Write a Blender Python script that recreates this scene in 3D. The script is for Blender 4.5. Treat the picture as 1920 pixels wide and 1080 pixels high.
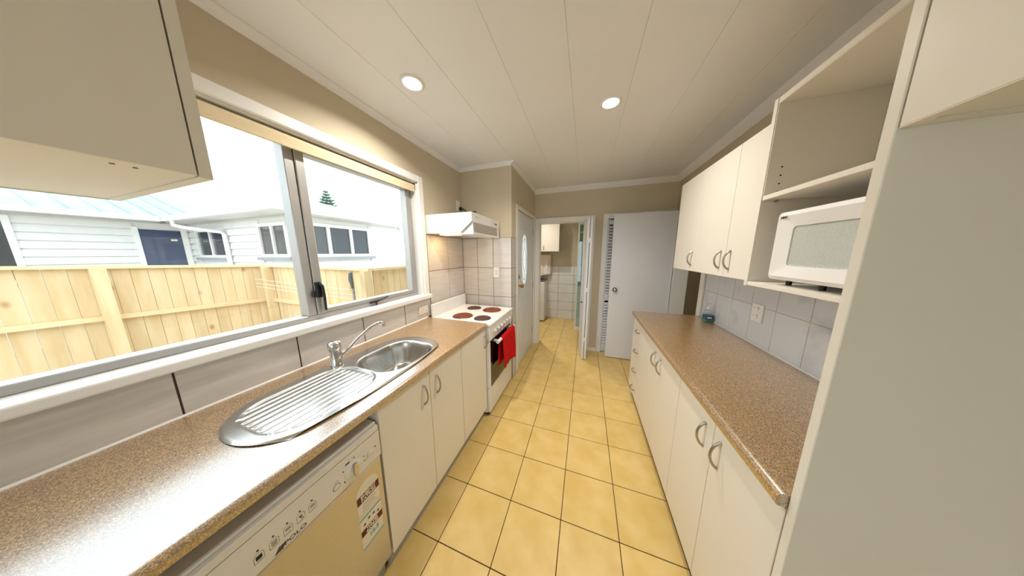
import bpy, bmesh, math, random
from mathutils import Vector, Matrix

for o in list(bpy.data.objects):
    bpy.data.objects.remove(o, do_unlink=True)
SC = bpy.context.scene
COL = SC.collection
random.seed(7)

# ------------------------------------------------------------------ camera
CAM = Vector((0.361, -0.715, 1.491))
YAW, PITCH, ROLL = 0.329898, 0.162050, -0.004024
FPX = 399.81
fwd = Vector((-math.sin(YAW) * math.cos(PITCH), math.cos(YAW) * math.cos(PITCH), -math.sin(PITCH)))
rt = Vector((math.cos(YAW), math.sin(YAW), 0.0))
up = rt.cross(fwd)
rt2 = rt * math.cos(ROLL) + up * math.sin(ROLL)
up2 = up * math.cos(ROLL) - rt * math.sin(ROLL)
cd = bpy.data.cameras.new('camera')
cam = bpy.data.objects.new('camera', cd)
COL.objects.link(cam)
cd.sensor_width = 36.0
cd.sensor_fit = 'HORIZONTAL'
cd.lens = 36.0 * FPX / 1920.0
cd.clip_start = 0.01
cd.clip_end = 300
cam.matrix_world = Matrix(((rt2.x, up2.x, -fwd.x, CAM.x), (rt2.y, up2.y, -fwd.y, CAM.y),
                           (rt2.z, up2.z, -fwd.z, CAM.z), (0, 0, 0, 1)))
SC.camera = cam

# ------------------------------------------------------------------ world + exposure
SKY_STRENGTH = 2.0
LAMP_W = 5.8
HOOD_W = 0.7
LAMP_COL = (1.0, 0.95, 0.87)
SC.view_settings.view_transform = 'Standard'
SC.view_settings.look = 'None'
SC.view_settings.exposure = 1.0
SC.view_settings.gamma = 1.0
SC.view_settings.use_curve_mapping = False
W = bpy.data.worlds.new('overcast_sky')
SC.world = W
W.use_nodes = True
nt = W.node_tree
nt.nodes.clear()
wo = nt.nodes.new('ShaderNodeOutputWorld')
bg = nt.nodes.new('ShaderNodeBackground')
tc = nt.nodes.new('ShaderNodeTexCoord')
nz = nt.nodes.new('ShaderNodeTexNoise')
cr = nt.nodes.new('ShaderNodeValToRGB')
nz.inputs['Scale'].default_value = 3.0
nz.inputs['Detail'].default_value = 5.0
cr.color_ramp.elements[0].position = 0.32
cr.color_ramp.elements[0].color = (0.74, 0.80, 0.86, 1)
cr.color_ramp.elements[1].position = 0.68
cr.color_ramp.elements[1].color = (0.86, 0.91, 0.96, 1)
nt.links.new(tc.outputs['Generated'], nz.inputs['Vector'])
nt.links.new(nz.outputs['Fac'], cr.inputs['Fac'])
nt.links.new(cr.outputs['Color'], bg.inputs['Color'])
bg.inputs['Strength'].default_value = SKY_STRENGTH
nt.links.new(bg.outputs['Background'], wo.inputs['Surface'])


# ------------------------------------------------------------------ materials
def lin(c):
    def f(v):
        v /= 255.0
        return v / 12.92 if v <= 0.04045 else ((v + 0.055) / 1.055) ** 2.4
    return (f(c[0]), f(c[1]), f(c[2]), 1.0)


MATS = {}


def mat(name, col, rough=0.5, metal=0.0, col2=None, scale=8.0, detail=3.0, stretch=(1, 1, 1), bump=0.0, bscale=None,
        spec=0.5, jitter=0.0, lo=0.35, hi=0.65, coat=0.0):
    if name in MATS:
        return MATS[name]
    m = bpy.data.materials.new(name)
    m.use_nodes = True
    n = m.node_tree.nodes
    L = m.node_tree.links
    p = n['Principled BSDF']
    p.inputs['Roughness'].default_value = rough
    p.inputs['Metallic'].default_value = metal
    p.inputs['Specular IOR Level'].default_value = spec
    if coat:
        p.inputs['Coat Weight'].default_value = coat
        p.inputs['Coat Roughness'].default_value = 0.08
    geo = n.new('ShaderNodeNewGeometry')
    mp = n.new('ShaderNodeMapping')
    mp.inputs['Scale'].default_value = stretch
    L.new(geo.outputs['Position'], mp.inputs['Vector'])
    tex = n.new('ShaderNodeTexNoise')
    tex.inputs['Scale'].default_value = scale
    tex.inputs['Detail'].default_value = detail
    L.new(mp.outputs['Vector'], tex.inputs['Vector'])
    rp = n.new('ShaderNodeValToRGB')
    c1 = lin(col)
    c2 = lin(col2) if col2 else tuple(min(1, v * 1.04) for v in c1[:3]) + (1,)
    rp.color_ramp.elements[0].position = lo
    rp.color_ramp.elements[1].position = hi
    rp.color_ramp.elements[0].color = c1
    rp.color_ramp.elements[1].color = c2
    L.new(tex.outputs['Fac'], rp.inputs['Fac'])
    out = rp.outputs['Color']
    if jitter:
        oi = n.new('ShaderNodeObjectInfo')
        mr = n.new('ShaderNodeMapRange')
        mr.inputs['To Min'].default_value = 1 - jitter
        mr.inputs['To Max'].default_value = 1 + jitter
        L.new(oi.outputs['Random'], mr.inputs['Value'])
        hs = n.new('ShaderNodeHueSaturation')
        L.new(mr.outputs['Result'], hs.inputs['Value'])
        L.new(out, hs.inputs['Color'])
        out = hs.outputs['Color']
    L.new(out, p.inputs['Base Color'])
    if bump:
        t2 = n.new('ShaderNodeTexNoise')
        t2.inputs['Scale'].default_value = bscale or scale * 4
        t2.inputs['Detail'].default_value = 2
        L.new(mp.outputs['Vector'], t2.inputs['Vector'])
        b = n.new('ShaderNodeBump')
        b.inputs['Strength'].default_value = bump
        b.inputs['Distance'].default_value = 0.002
        L.new(t2.outputs['Fac'], b.inputs['Height'])
        L.new(b.outputs['Normal'], p.inputs['Normal'])
    MATS[name] = m
    return m


def speckle(name, cols, scale=560, rough=0.4):
    m = bpy.data.materials.new(name)
    m.use_nodes = True
    n = m.node_tree.nodes
    L = m.node_tree.links
    p = n['Principled BSDF']
    p.inputs['Roughness'].default_value = rough
    p.inputs['Coat Weight'].default_value = 1.0
    p.inputs['Coat Roughness'].default_value = 0.24
    p.inputs['Coat IOR'].default_value = 3.8
    geo = n.new('ShaderNodeNewGeometry')
    v = n.new('ShaderNodeTexVoronoi')
    v.inputs['Scale'].default_value = scale
    L.new(geo.outputs['Position'], v.inputs['Vector'])
    sp = n.new('ShaderNodeSeparateColor')
    L.new(v.outputs['Color'], sp.inputs['Color'])
    rp = n.new('ShaderNodeValToRGB')
    rp.color_ramp.interpolation = 'CONSTANT'
    e = rp.color_ramp.elements
    while len(e) < len(cols):
        e.new(0.5)
    for i, (pos, c) in enumerate(cols):
        e[i].position = pos
        e[i].color = lin(c)
    L.new(sp.outputs['Red'], rp.inputs['Fac'])
    nzz = n.new('ShaderNodeTexNoise')
    nzz.inputs['Scale'].default_value = 90
    L.new(geo.outputs['Position'], nzz.inputs['Vector'])
    mx = n.new('ShaderNodeMix')
    mx.data_type = 'RGBA'
    mx.blend_type = 'MULTIPLY'
    mx.inputs[0].default_value = 0.35
    L.new(rp.outputs['Color'], mx.inputs[6])
    L.new(nzz.outputs['Fac'], mx.inputs[7])
    L.new(mx.outputs[2], p.inputs['Base Color'])
    MATS[name] = m
    return m


def glass(name, tint=(0.93, 0.97, 0.97), refl=0.06, rough=0.02, frost=0.0, smear=None):
    m = bpy.data.materials.new(name)
    m.use_nodes = True
    n = m.node_tree.nodes
    L = m.node_tree.links
    n.clear()
    o = n.new('ShaderNodeOutputMaterial')
    t = n.new('ShaderNodeBsdfTransparent')
    t.inputs['Color'].default_value = tint + (1,)
    g = n.new('ShaderNodeBsdfGlossy')
    g.inputs['Roughness'].default_value = rough
    mx = n.new('ShaderNodeMixShader')
    mx.inputs['Fac'].default_value = refl
    L.new(t.outputs['BSDF'], mx.inputs[1])
    L.new(g.outputs['BSDF'], mx.inputs[2])
    last = mx.outputs['Shader']
    if frost:
        d = n.new('ShaderNodeBsdfTranslucent')
        d.inputs['Color'].default_value = (0.9, 0.94, 0.95, 1)
        m2 = n.new('ShaderNodeMixShader')
        m2.inputs['Fac'].default_value = frost
        L.new(last, m2.inputs[1])
        L.new(d.outputs['BSDF'], m2.inputs[2])
        last = m2.outputs['Shader']
    L.new(last, o.inputs['Surface'])
    MATS[name] = m
    return m


def emit(name, col, s):
    m = bpy.data.materials.new(name)
    m.use_nodes = True
    p = m.node_tree.nodes['Principled BSDF']
    p.inputs['Base Color'].default_value = lin(col)
    p.inputs['Emission Color'].default_value = lin(col)
    p.inputs['Emission Strength'].default_value = s
    MATS[name] = m
    return m


M_WALL = mat('taupe_wall_paint', (206, 193, 168), 0.75, col2=(211, 198, 173), scale=2.5, bump=0.05, bscale=160)
M_CEIL = mat('white_ceiling_paint', (240, 239, 239), 0.7, col2=(243, 242, 242), scale=2)
M_TRIM = mat('white_gloss_trim', (238, 236, 232), 0.35, col2=(241, 240, 237), scale=4)
M_DOOR = mat('white_door_paint', (230, 231, 236), 0.45, col2=(233, 234, 239), scale=3)
M_CAB = mat('cream_white_cabinet_laminate', (236, 230, 218), 0.42, col2=(238, 232, 221), scale=3)
M_KICK = mat('grey_kickboard', (165, 163, 160), 0.5)
M_TOP = speckle('granite_speckle_laminate', [(0.0, (88, 60, 36)), (0.12, (146, 104, 58)), (0.38, (202, 154, 84)),
                                             (0.64, (176, 134, 80)), (0.80, (240, 204, 138)), (0.94, (118, 98, 80))])
M_STEEL = mat('brushed_stainless', (196, 194, 190), 0.24, 1.0, col2=(214, 212, 208), scale=60, stretch=(14, 1, 1))
M_CHROME = mat('chrome', (225, 225, 228), 0.08, 1.0)
M_NICK = mat('brushed_nickel', (178, 170, 156), 0.28, 1.0)
M_BRASS = mat('aged_brass', (176, 132, 70), 0.25, 1.0)
M_ALU = mat('anodised_aluminium', (176, 174, 172), 0.42, 0.55)
M_BLACK = mat('black_plastic', (22, 22, 26), 0.4)
M_RUBBER = mat('dark_rubber', (40, 28, 26), 0.7)
M_WTILE = mat('beige_wall_tile', (204, 199, 194), 0.16, col2=(213, 209, 204), scale=5, stretch=(1, 1, 9), detail=4, spec=0.5, jitter=0.02)
M_MARB = mat('marbled_wall_tile', (222, 225, 230), 0.14, col2=(198, 203, 212), scale=5, detail=6, lo=0.56, hi=0.72, jitter=0.015)
M_LTILE = mat('pale_wall_tile', (226, 223, 219), 0.2, col2=(232, 229, 226), scale=6, jitter=0.015)
M_GROUT = mat('grey_grout', (104, 92, 86), 0.85)
M_GROUTW = mat('tan_grout', (196, 178, 156), 0.85)
M_FGROUT = mat('brown_floor_grout', (78, 58, 36), 0.9)
M_FTILE = mat('yellow_floor_tile', (228, 193, 114), 0.36, col2=(238, 208, 138), scale=7, detail=6, jitter=0.03, bump=0.04)
M_ENAMEL = mat('white_enamel', (236, 236, 234), 0.25, coat=0.2)
M_OVGLASS = mat('black_oven_glass', (22, 15, 10), 0.05, spec=0.7)
M_RUST = mat('rusted_hotplate_iron', (92, 46, 30), 0.6, col2=(134, 66, 36), scale=22, detail=5)
M_IRON = mat('dark_hotplate_iron', (66, 44, 42), 0.55, col2=(92, 58, 50), scale=24, detail=5)
M_RED = mat('red_towel_cloth', (196, 18, 20), 0.9, col2=(214, 26, 26), scale=40, bump=0.5, bscale=420, spec=0.15)
M_TOWEL = mat('pale_towel_cloth', (240, 239, 240), 0.9, col2=(240, 222, 210), scale=7, stretch=(6, 1, 0.4), bump=0.4, bscale=300, spec=0.15)
M_DWSTEEL = mat('stainless_door', (200, 198, 194), 0.33, 0.9, col2=(208, 206, 203), scale=40, stretch=(1, 1, 10))
M_DWPAN = mat('white_panel_plastic', (232, 228, 220), 0.4)
M_MW = mat('microwave_white_plastic', (240, 239, 238), 0.35)
M_MWWIN = mat('microwave_mesh_window', (186, 192, 188), 0.12, col2=(206, 211, 206), scale=520, detail=1)
M_PINE = mat('treated_pine_paling', (218, 188, 140), 0.75, col2=(230, 206, 166), scale=3, stretch=(5, 5, 0.7), detail=6, jitter=0.06)
_t = M_PINE.node_tree
_p = _t.nodes['Principled BSDF']
_src = _p.inputs['Base Color'].links[0].from_socket
_g = _t.nodes.new('ShaderNodeNewGeometry')
_m = _t.nodes.new('ShaderNodeMapping')
_m.inputs['Scale'].default_value = (4.2, 4.2, 2.6)
_v = _t.nodes.new('ShaderNodeTexVoronoi')
_v.inputs['Scale'].default_value = 1.0
_r = _t.nodes.new('ShaderNodeValToRGB')
_r.color_ramp.elements[0].position = 0.03
_r.color_ramp.elements[0].color = (1, 1, 1, 1)
_r.color_ramp.elements[1].position = 0.12
_r.color_ramp.elements[1].color = (0, 0, 0, 1)
_x = _t.nodes.new('ShaderNodeMix')
_x.data_type = 'RGBA'
_x.inputs[7].default_value = lin((178, 134, 84))
_t.links.new(_g.outputs['Position'], _m.inputs['Vector'])
_t.links.new(_m.outputs['Vector'], _v.inputs['Vector'])
_t.links.new(_v.outputs['Distance'], _r.inputs['Fac'])
_t.links.new(_r.outputs['Color'], _x.inputs[0])
_t.links.new(_src, _x.inputs[6])
_t.links.new(_x.outputs[2], _p.inputs['Base Color'])
M_PINE2 = mat('treated_pine_rail', (230, 204, 158), 0.7, col2=(236, 213, 172), scale=5)
M_WB = mat('white_weatherboard', (228, 227, 224), 0.6)
M_ROOF = mat('pale_teal_roof', (146, 168, 168), 0.6, col2=(156, 177, 177), scale=3, stretch=(1, 8, 1))
M_SOFF = mat('white_soffit_paint', (228, 227, 224), 0.8)
M_BLUE = mat('dark_blue_door_paint', (52, 66, 96), 0.5, col2=(60, 76, 108), scale=6)
M_HGLASS = mat('dark_house_window_glass', (62, 67, 72), 0.06)
M_GRASS = mat('pale_gravel', (176, 170, 160), 0.9, col2=(196, 190, 180), scale=6, detail=6)
M_TREE = mat('dark_pine_needles', (74, 104, 88), 0.9, col2=(96, 126, 106), scale=4)
M_BARK = mat('bark', (92, 76, 62), 0.9)
M_GALV = mat('galvanised_steel', (150, 154, 158), 0.4, 0.7)
M_BLIND = mat('cream_blind_fabric', (222, 204, 168), 0.8, col2=(226, 209, 175), scale=20)
M_GL = glass('window_glass')
M_SHGL = glass('shower_glass', (0.80, 0.90, 0.89), 0.10)
M_FROST = glass('leadlight_glass', (0.86, 0.93, 0.96), 0.05, 0.05, frost=0.75)
M_CLEARP = glass('clear_bottle_plastic', (0.90, 0.95, 0.95), 0.14, 0.1)
M_LENS = emit('lamp_lens', (255, 246, 226), 6.0)
M_HLENS = emit('hood_lamp_lens', (255, 196, 120), 2.2)
M_MAROON = mat('maroon_print', (96, 34, 22), 0.6)
M_PAPER = mat('white_sticker_paper', (236, 228, 210), 0.55)
M_CYAN = mat('cyan_print', (108, 178, 194), 0.6)
M_INK = mat('black_ink', (34, 32, 40), 0.6)
M_GOLD = mat('gold_ink', (190, 152, 60), 0.45)
M_GREYK = mat('grey_print', (120, 118, 116), 0.6)
M_LBLUE = mat('bottle_label_blue', (28, 62, 104), 0.5, col2=(44, 96, 112), scale=40)
M_LGREEN = mat('bottle_label_green', (64, 128, 92), 0.5)


# ------------------------------------------------------------------ mesh helpers
class B:
    def __init__(s):
        s.v = []
        s.f = []
        s.smooth = []

    def add(s, vs, fs, smooth=False):
        k = len(s.v)
        s.v += [tuple(v) for v in vs]
        s.f += [tuple(i + k for i in f) for f in fs]
        s.smooth += [smooth] * len(fs)
        return s

    def frombm(s, bm, smooth=False):
        bm.verts.index_update()
        return s.add([v.co[:] for v in bm.verts], [[v.index for v in f.verts] for f in bm.faces], smooth)

    def box(s, x0, x1, y0, y1, z0, z1, bev=0.0, seg=1):
        x0, x1 = min(x0, x1), max(x0, x1)
        y0, y1 = min(y0, y1), max(y0, y1)
        z0, z1 = min(z0, z1), max(z0, z1)
        vs = [(x0, y0, z0), (x1, y0, z0), (x1, y1, z0), (x0, y1, z0), (x0, y0, z1), (x1, y0, z1), (x1, y1, z1), (x0, y1, z1)]
        fs = [(0, 3, 2, 1), (4, 5, 6, 7), (0, 1, 5, 4), (1, 2, 6, 5), (2, 3, 7, 6), (3, 0, 4, 7)]
        if not bev:
            return s.add(vs, fs)
        bm = bmesh.new()
        bv = [bm.verts.new(v) for v in vs]
        for f in fs:
            bm.faces.new([bv[i] for i in f])
        bmesh.ops.bevel(bm, geom=list(bm.edges), offset=bev, segments=seg, affect='EDGES', profile=0.5)
        s.frombm(bm)
        bm.free()
        return s

    def cyl(s, p0, p1, r0, r1=None, n=24, cap=True, smooth=True):
        r1 = r0 if r1 is None else r1
        p0, p1 = Vector(p0), Vector(p1)
        a = (p1 - p0).normalized()
        u = a.orthogonal().normalized()
        w = a.cross(u)
        vs = []
        for p, r in ((p0, r0), (p1, r1)):
            for i in range(n):
                t = 2 * math.pi * i / n
                vs.append(p + u * math.cos(t) * r + w * math.sin(t) * r)
        s.add(vs, [(i, (i + 1) % n, n + (i + 1) % n, n + i) for i in range(n)], smooth)
        if cap:
            s.add(vs[:n], [tuple(reversed(range(n)))])
            s.add(vs[n:], [tuple(range(n))])
        return s

    def tube(s, pts, r, n=10, cap=True):
        pts = [Vector(p) for p in pts]
        rs = r if isinstance(r, (list, tuple)) else [r] * len(pts)
        vs = []
        u = None
        for i, p in enumerate(pts):
            a = (pts[min(i + 1, len(pts) - 1)] - pts[max(i - 1, 0)]).normalized()
            if u is None:
                u = a.orthogonal().normalized()
            else:
                u = (u - a * u.dot(a)).normalized()
            w = a.cross(u)
            for k in range(n):
                t = 2 * math.pi * k / n
                vs.append(p + (u * math.cos(t) + w * math.sin(t)) * rs[i])
        fs = []
        for i in range(len(pts) - 1):
            for k in range(n):
                fs.append((i * n + k, i * n + (k + 1) % n, (i + 1) * n + (k + 1) % n, (i + 1) * n + k))
        s.add(vs, fs, True)
        if cap:
            s.add(vs[:n], [tuple(reversed(range(n)))])
            s.add(vs[-n:], [tuple(range(n))])
        return s

    def lathe(s, prof, cx, cy, n=28, axis='z', c3=0.0):
        vs = []
        for r, h in prof:
            for k in range(n):
                t = 2 * math.pi * k / n
                a, b = r * math.cos(t), r * math.sin(t)
                if axis == 'z':
                    vs.append((cx + a, cy + b, h))
                elif axis == 'x':
                    vs.append((h, cx + a, cy + b))
                else:
                    vs.append((cx + a, h, cy + b))
        fs = []
        for i in range(len(prof) - 1):
            for k in range(n):
                fs.append((i * n + k, i * n + (k + 1) % n, (i + 1) * n + (k + 1) % n, (i + 1) * n + k))
        s.add(vs, fs, True)
        s.add(vs[:n], [tuple(reversed(range(n)))])
        s.add(vs[-n:], [tuple(range(n))])
        return s

    def prism(s, poly, axis, a0, a1, smooth=False):
        def P(p, a):
            return {'x': (a, p[0], p[1]), 'y': (p[0], a, p[1]), 'z': (p[0], p[1], a)}[axis]
        n = len(poly)
        vs = [P(p, a0) for p in poly] + [P(p, a1) for p in poly]
        s.add(vs, [(i, (i + 1) % n, n + (i + 1) % n, n + i) for i in range(n)], smooth)
        s.add(vs[:n], [tuple(reversed(range(n)))])
        s.add(vs[n:], [tuple(range(n))])
        return s

    def grid(s, fn, nu, nv, smooth=True):
        vs = [fn(i / nu, j / nv) for i in range(nu + 1) for j in range(nv + 1)]
        fs = [(i * (nv + 1) + j, (i + 1) * (nv + 1) + j, (i + 1) * (nv + 1) + j + 1, i * (nv + 1) + j + 1) for i in range(nu) for j in range(nv)]
        return s.add(vs, fs, smooth)


WL = {}


def mesh_of(name, b, m, base):
    me = bpy.data.meshes.new(name)
    me.from_pydata([(v[0] - base[0], v[1] - base[1], v[2] - base[2]) for v in b.v], [], b.f)
    bm = bmesh.new()
    bm.from_mesh(me)
    bmesh.ops.recalc_face_normals(bm, faces=bm.faces)
    bm.to_mesh(me)
    bm.free()
    for p, sm in zip(me.polygons, b.smooth):
        p.use_smooth = sm
    me.materials.append(m)
    return me


def put(o, parent, base):
    COL.objects.link(o)
    WL[o.name] = Vector(base)
    if parent:
        o.parent = parent
        o.location = Vector(base) - WL[parent.name]
    else:
        o.location = base


def mk(name, b, m, parent=None, label=None, cat=None, group=None, kind=None):
    xs, ys, zs = zip(*b.v)
    base = ((min(xs) + max(xs)) / 2, (min(ys) + max(ys)) / 2, min(zs))
    o = bpy.data.objects.new(name, mesh_of(name, b, m, base))
    put(o, parent, base)
    tag(o, label, cat, group, kind)
    return o


def tag(o, label=None, cat=None, group=None, kind=None):
    if label:
        o['label'] = label
    if cat:
        o['category'] = cat
    if group:
        o['group'] = group
    if kind:
        o['kind'] = kind
    return o


def empty(name, loc, label=None, cat=None, group=None, kind=None):
    o = bpy.data.objects.new(name, None)
    o.empty_display_size = 0.05
    put(o, None, loc)
    return tag(o, label, cat, group, kind)


def inst(name, me, loc, parent):
    o = bpy.data.objects.new(name, me)
    put(o, parent, loc)
    return o


def bx(*a, **k):
    return B().box(*a, **k)


def text(name, s, size, loc, right, upv, m, parent, bold=0.0, shear=0.0, squash=1.0, extrude=0.0004):
    """flat lettering: centred at loc, reading along right, up along upv"""
    cu = bpy.data.curves.new(name, 'FONT')
    cu.body = s
    cu.size = size
    cu.align_x = 'CENTER'
    cu.align_y = 'CENTER'
    cu.offset = bold
    cu.shear = shear
    cu.extrude = extrude
    to = bpy.data.objects.new(name + '_curve', cu)
    COL.objects.link(to)
    dg = bpy.context.evaluated_depsgraph_get()
    me = bpy.data.meshes.new_from_object(to.evaluated_get(dg))
    bpy.data.objects.remove(to, do_unlink=True)
    r = Vector(right).normalized()
    u = Vector(upv).normalized()
    n = r.cross(u)
    me.transform(Matrix(((r.x * squash, u.x, n.x, 0), (r.y * squash, u.y, n.y, 0), (r.z * squash, u.z, n.z, 0), (0, 0, 0, 1))))
    me.materials.clear()
    me.materials.append(m)
    me.name = name
    o = bpy.data.objects.new(name, me)
    put(o, parent, loc)
    return o


# ------------------------------------------------------------------ room constants
LW, RW, BW, DW, EW, CZ = -1.025, 1.428, 2.62, -0.41, 1.53, 2.42
REAR = -3.6
ST = 'structure'

# floor with tiles
floor = mk('floor', bx(-1.2, 3.2, REAR - 0.1, 4.35, -0.12, -0.003), M_FGROUT, kind=ST)
tile_me = mesh_of('floor_tile', B().box(-0.1479, 0.1479, -0.1479, 0.1479, 0, 0.006, 0.0012), M_FTILE, (0, 0, 0))
for i in range(-2, 5):
    for j in range(-8, 14):
        x, y = 0.3 * i + 0.15, 0.3 * j + 0.15
        if y > 2.7 and not (-0.5 < x < 0.8):
            continue
        if x < DW - 0.2 and y > EW - 0.1:
            continue
        inst('floor_tile', tile_me, (x, y, -0.006), floor)

# ceiling with panels
ceil = mk('ceiling', bx(-1.2, 3.2, REAR - 0.1, 4.35, CZ + 0.004, CZ + 0.08), M_CEIL, kind=ST)
cp = mesh_of('ceiling_panel', B().box(-0.1557, 0.1557, REAR, BW, 0, 0.005, 0.0008), M_CEIL, (0, 0, 0))
for k in range(-2, 7):
    inst('ceiling_panel', cp, (-0.385 + 0.3125 * k + 0.15625, 0, CZ), ceil)
mk('ceiling_panel', bx(-1.2, 1.8, BW + 0.1, 4.3, CZ, CZ + 0.005), M_CEIL, ceil)
mk('ceiling_panel', bx(1.68, 3.2, REAR, BW, CZ, CZ + 0.005), M_CEIL, ceil)


def wall(name, boxes, m=M_WALL):
    b = B()
    for a in boxes:
        b.box(*a)
    return mk(name, b, m, kind=ST)


WY0, WY1, WZ0, WZ1 = -1.0, 0.848, 1.10, 2.088      # kitchen window hole
w_left = wall('wall_left', [(LW - 0.15, LW, REAR, WY0, 0, CZ), (LW - 0.15, LW, WY0, WY1, 0, WZ0), (LW - 0.15, LW, WY0, WY1, WZ1, CZ),
                            (LW - 0.15, LW, WY1, EW + 0.12, 0, CZ)])
w_end = wall('wall_end', [(LW, DW, EW, EW + 0.12, 0, CZ)])
DY0, DY1, DZ = 1.737, 2.565, 2.0
w_door = wall('wall_side', [(DW - 0.12, DW, EW + 0.12, DY0, 0, CZ), (DW - 0.12, DW, DY0, DY1, DZ, CZ), (DW - 0.12, DW, DY1, BW + 0.12, 0, CZ)])
OX0, OX1, OZ = -0.337, 0.405, 1.945
CX0, CX1, CDZ = 0.635, 1.36, 1.955
w_back = wall('wall_back', [(DW, OX0, BW, BW + 0.12, 0, CZ), (OX0, OX1, BW, BW + 0.12, OZ, CZ), (OX1, CX0, BW, BW + 0.12, 0, CZ),
                            (CX0, CX1, BW, BW + 0.12, CDZ, CZ), (CX1, RW + 0.12, BW, BW + 0.12, 0, CZ)])
HY0, HY1, HZ = 1.79, 2.45, 1.985
w_right = wall('wall_right', [(RW, RW + 0.12, REAR, HY0, 0, CZ), (RW, RW + 0.12, HY0, HY1, HZ, CZ), (RW, RW + 0.12, HY1, BW, 0, CZ)])
wall('wall_rear', [(LW - 0.15, -0.75, REAR - 0.12, REAR, 0, CZ), (-0.75, 1.15, REAR - 0.12, REAR, 2.1, CZ), (1.15, RW + 0.12, REAR - 0.12, REAR, 0, CZ)])
wall('wall_hall', [(2.55, 2.65, 0.9, 3.4, 0, CZ), (RW + 0.12, 2.55, 0.9, 1.0, 0, CZ), (RW + 0.12, 2.55, 3.3, 3.4, 0, CZ)])
# laundry shell
LB = 4.15
w_lb = wall('wall_laundry_back', [(-1.15, 1.05, LB, LB + 0.1, 0, CZ)])
wall('wall_laundry_left', [(-1.15, -1.05, BW + 0.12, LB, 0, CZ)])
wall('wall_laundry_front', [(-1.15, DW - 0.12, BW, BW + 0.12, 0, CZ)])
wall('wall_laundry_right', [(0.95, 1.05, BW + 0.12, LB, 0, CZ)])
wall('wall_cupboard', [(CX0 - 0.02, CX1 + 0.02, BW + 0.50, BW + 0.52, 0, CZ), (CX0 - 0.04, CX0 - 0.02, BW + 0.12, BW + 0.52, 0, CZ), (CX1 + 0.02, CX1 + 0.04, BW + 0.12, BW + 0.52, 0, CZ)])

# cornices
tn = [0]


def trim(b, m=M_TRIM, parent=None):
    tn[0] += 1
    return mk('trim_%d' % tn[0], b, m, parent, kind=ST)


def cornice(axis, a0, a1, wallc, sgn, s=0.035):
    c = wallc
    poly = [(c, CZ), (c + sgn * s, CZ), (c + sgn * s, CZ - 0.006), (c + sgn * s * 0.5, CZ - s * 0.62), (c + sgn * 0.006, CZ - s), (c, CZ - s)]
    return trim(B().prism(poly, axis, a0, a1), M_CEIL)


cornice('y', REAR, EW, LW, 1)
cornice('x', LW, DW, EW, -1)
cornice('y', EW - 0.03, BW, DW, 1)
cornice('x', DW, RW, BW, -1, 0.06)
cornice('y', REAR, BW, RW, -1, 0.06)


# wall tiles
def tiles(wallo, axis, face, sgn, us, zs, m, th=0.007, gap=0.005, grout=M_GROUT, name='wall_tile'):
    """us, zs: lists of joint coordinates; tile proud of a grout bed"""
    def bb(u0, u1, z0, z1, t0, t1):
        lo, hi = sorted((face + sgn * t0, face + sgn * t1))
        return (lo, hi, u0, u1, z0, z1) if axis == 'x' else (u0, u1, lo, hi, z0, z1)
    mk('grout_bed', bx(*bb(us[0], us[-1], zs[0], zs[-1], 0.0, th - 0.002)), grout, wallo)
    cache = {}
    for a, b_ in zip(us, us[1:]):
        for c, d in zip(zs, zs[1:]):
            key = (round(b_ - a, 4), round(d - c, 4))
            if key not in cache:
                hw, hh = (key[0] - gap) / 2, key[1] - gap
                if axis == 'x':
                    bt = B().box(-th / 2, th / 2, -hw, hw, 0, hh, 0.001)
                else:
                    bt = B().box(-hw, hw, -th / 2, th / 2, 0, hh, 0.001)
                cache[key] = mesh_of(name, bt, m, (0, 0, 0))
            f = face + sgn * (th / 2 + 0.0003)
            u = (a + b_) / 2
            loc = (f, u, c + gap / 2) if axis == 'x' else (u, f, c + gap / 2)
            inst(name, cache[key], loc, wallo)


tiles(w_left, 'x', LW, 1, [-1.483, -1.136, -0.789, -0.442, -0.091, 0.255, 0.602, 0.914], [0.902, 1.076], M_WTILE, gap=0.0055, grout=mat('dark_brown_joint', (70, 54, 48), 0.8))
tiles(w_left, 'x', LW, 1, [0.918, 1.228, EW - 0.008], [0.667, 0.997, 1.327, 1.66], M_WTILE)
tiles(w_end, 'y', EW, -1, [LW + 0.008, -0.827, -0.629, DW], [0.007, 0.337, 0.667, 0.997, 1.327, 1.66], M_WTILE)
tiles(w_door, 'x', DW, 1, [EW - 0.007, 1.676], [0.004, 0.337, 0.667, 0.997, 1.327, 1.66], M_WTILE)
tiles(w_right, 'x', RW, -1, [-0.083, 0.11, 0.31, 0.51, 0.71, 0.912, 1.107, 1.303, 1.50, 1.706], [0.902, 1.148, 1.40], M_MARB, gap=0.004, grout=M_GROUTW)
tiles(w_lb, 'y', LB, -1, [-1.05, -0.855, -0.525, -0.195, 0.136, 0.466, 0.796, 0.95], [0.0, 0.2, 0.4, 0.6, 0.8, 1.0, 1.2], M_LTILE, gap=0.005)

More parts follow.
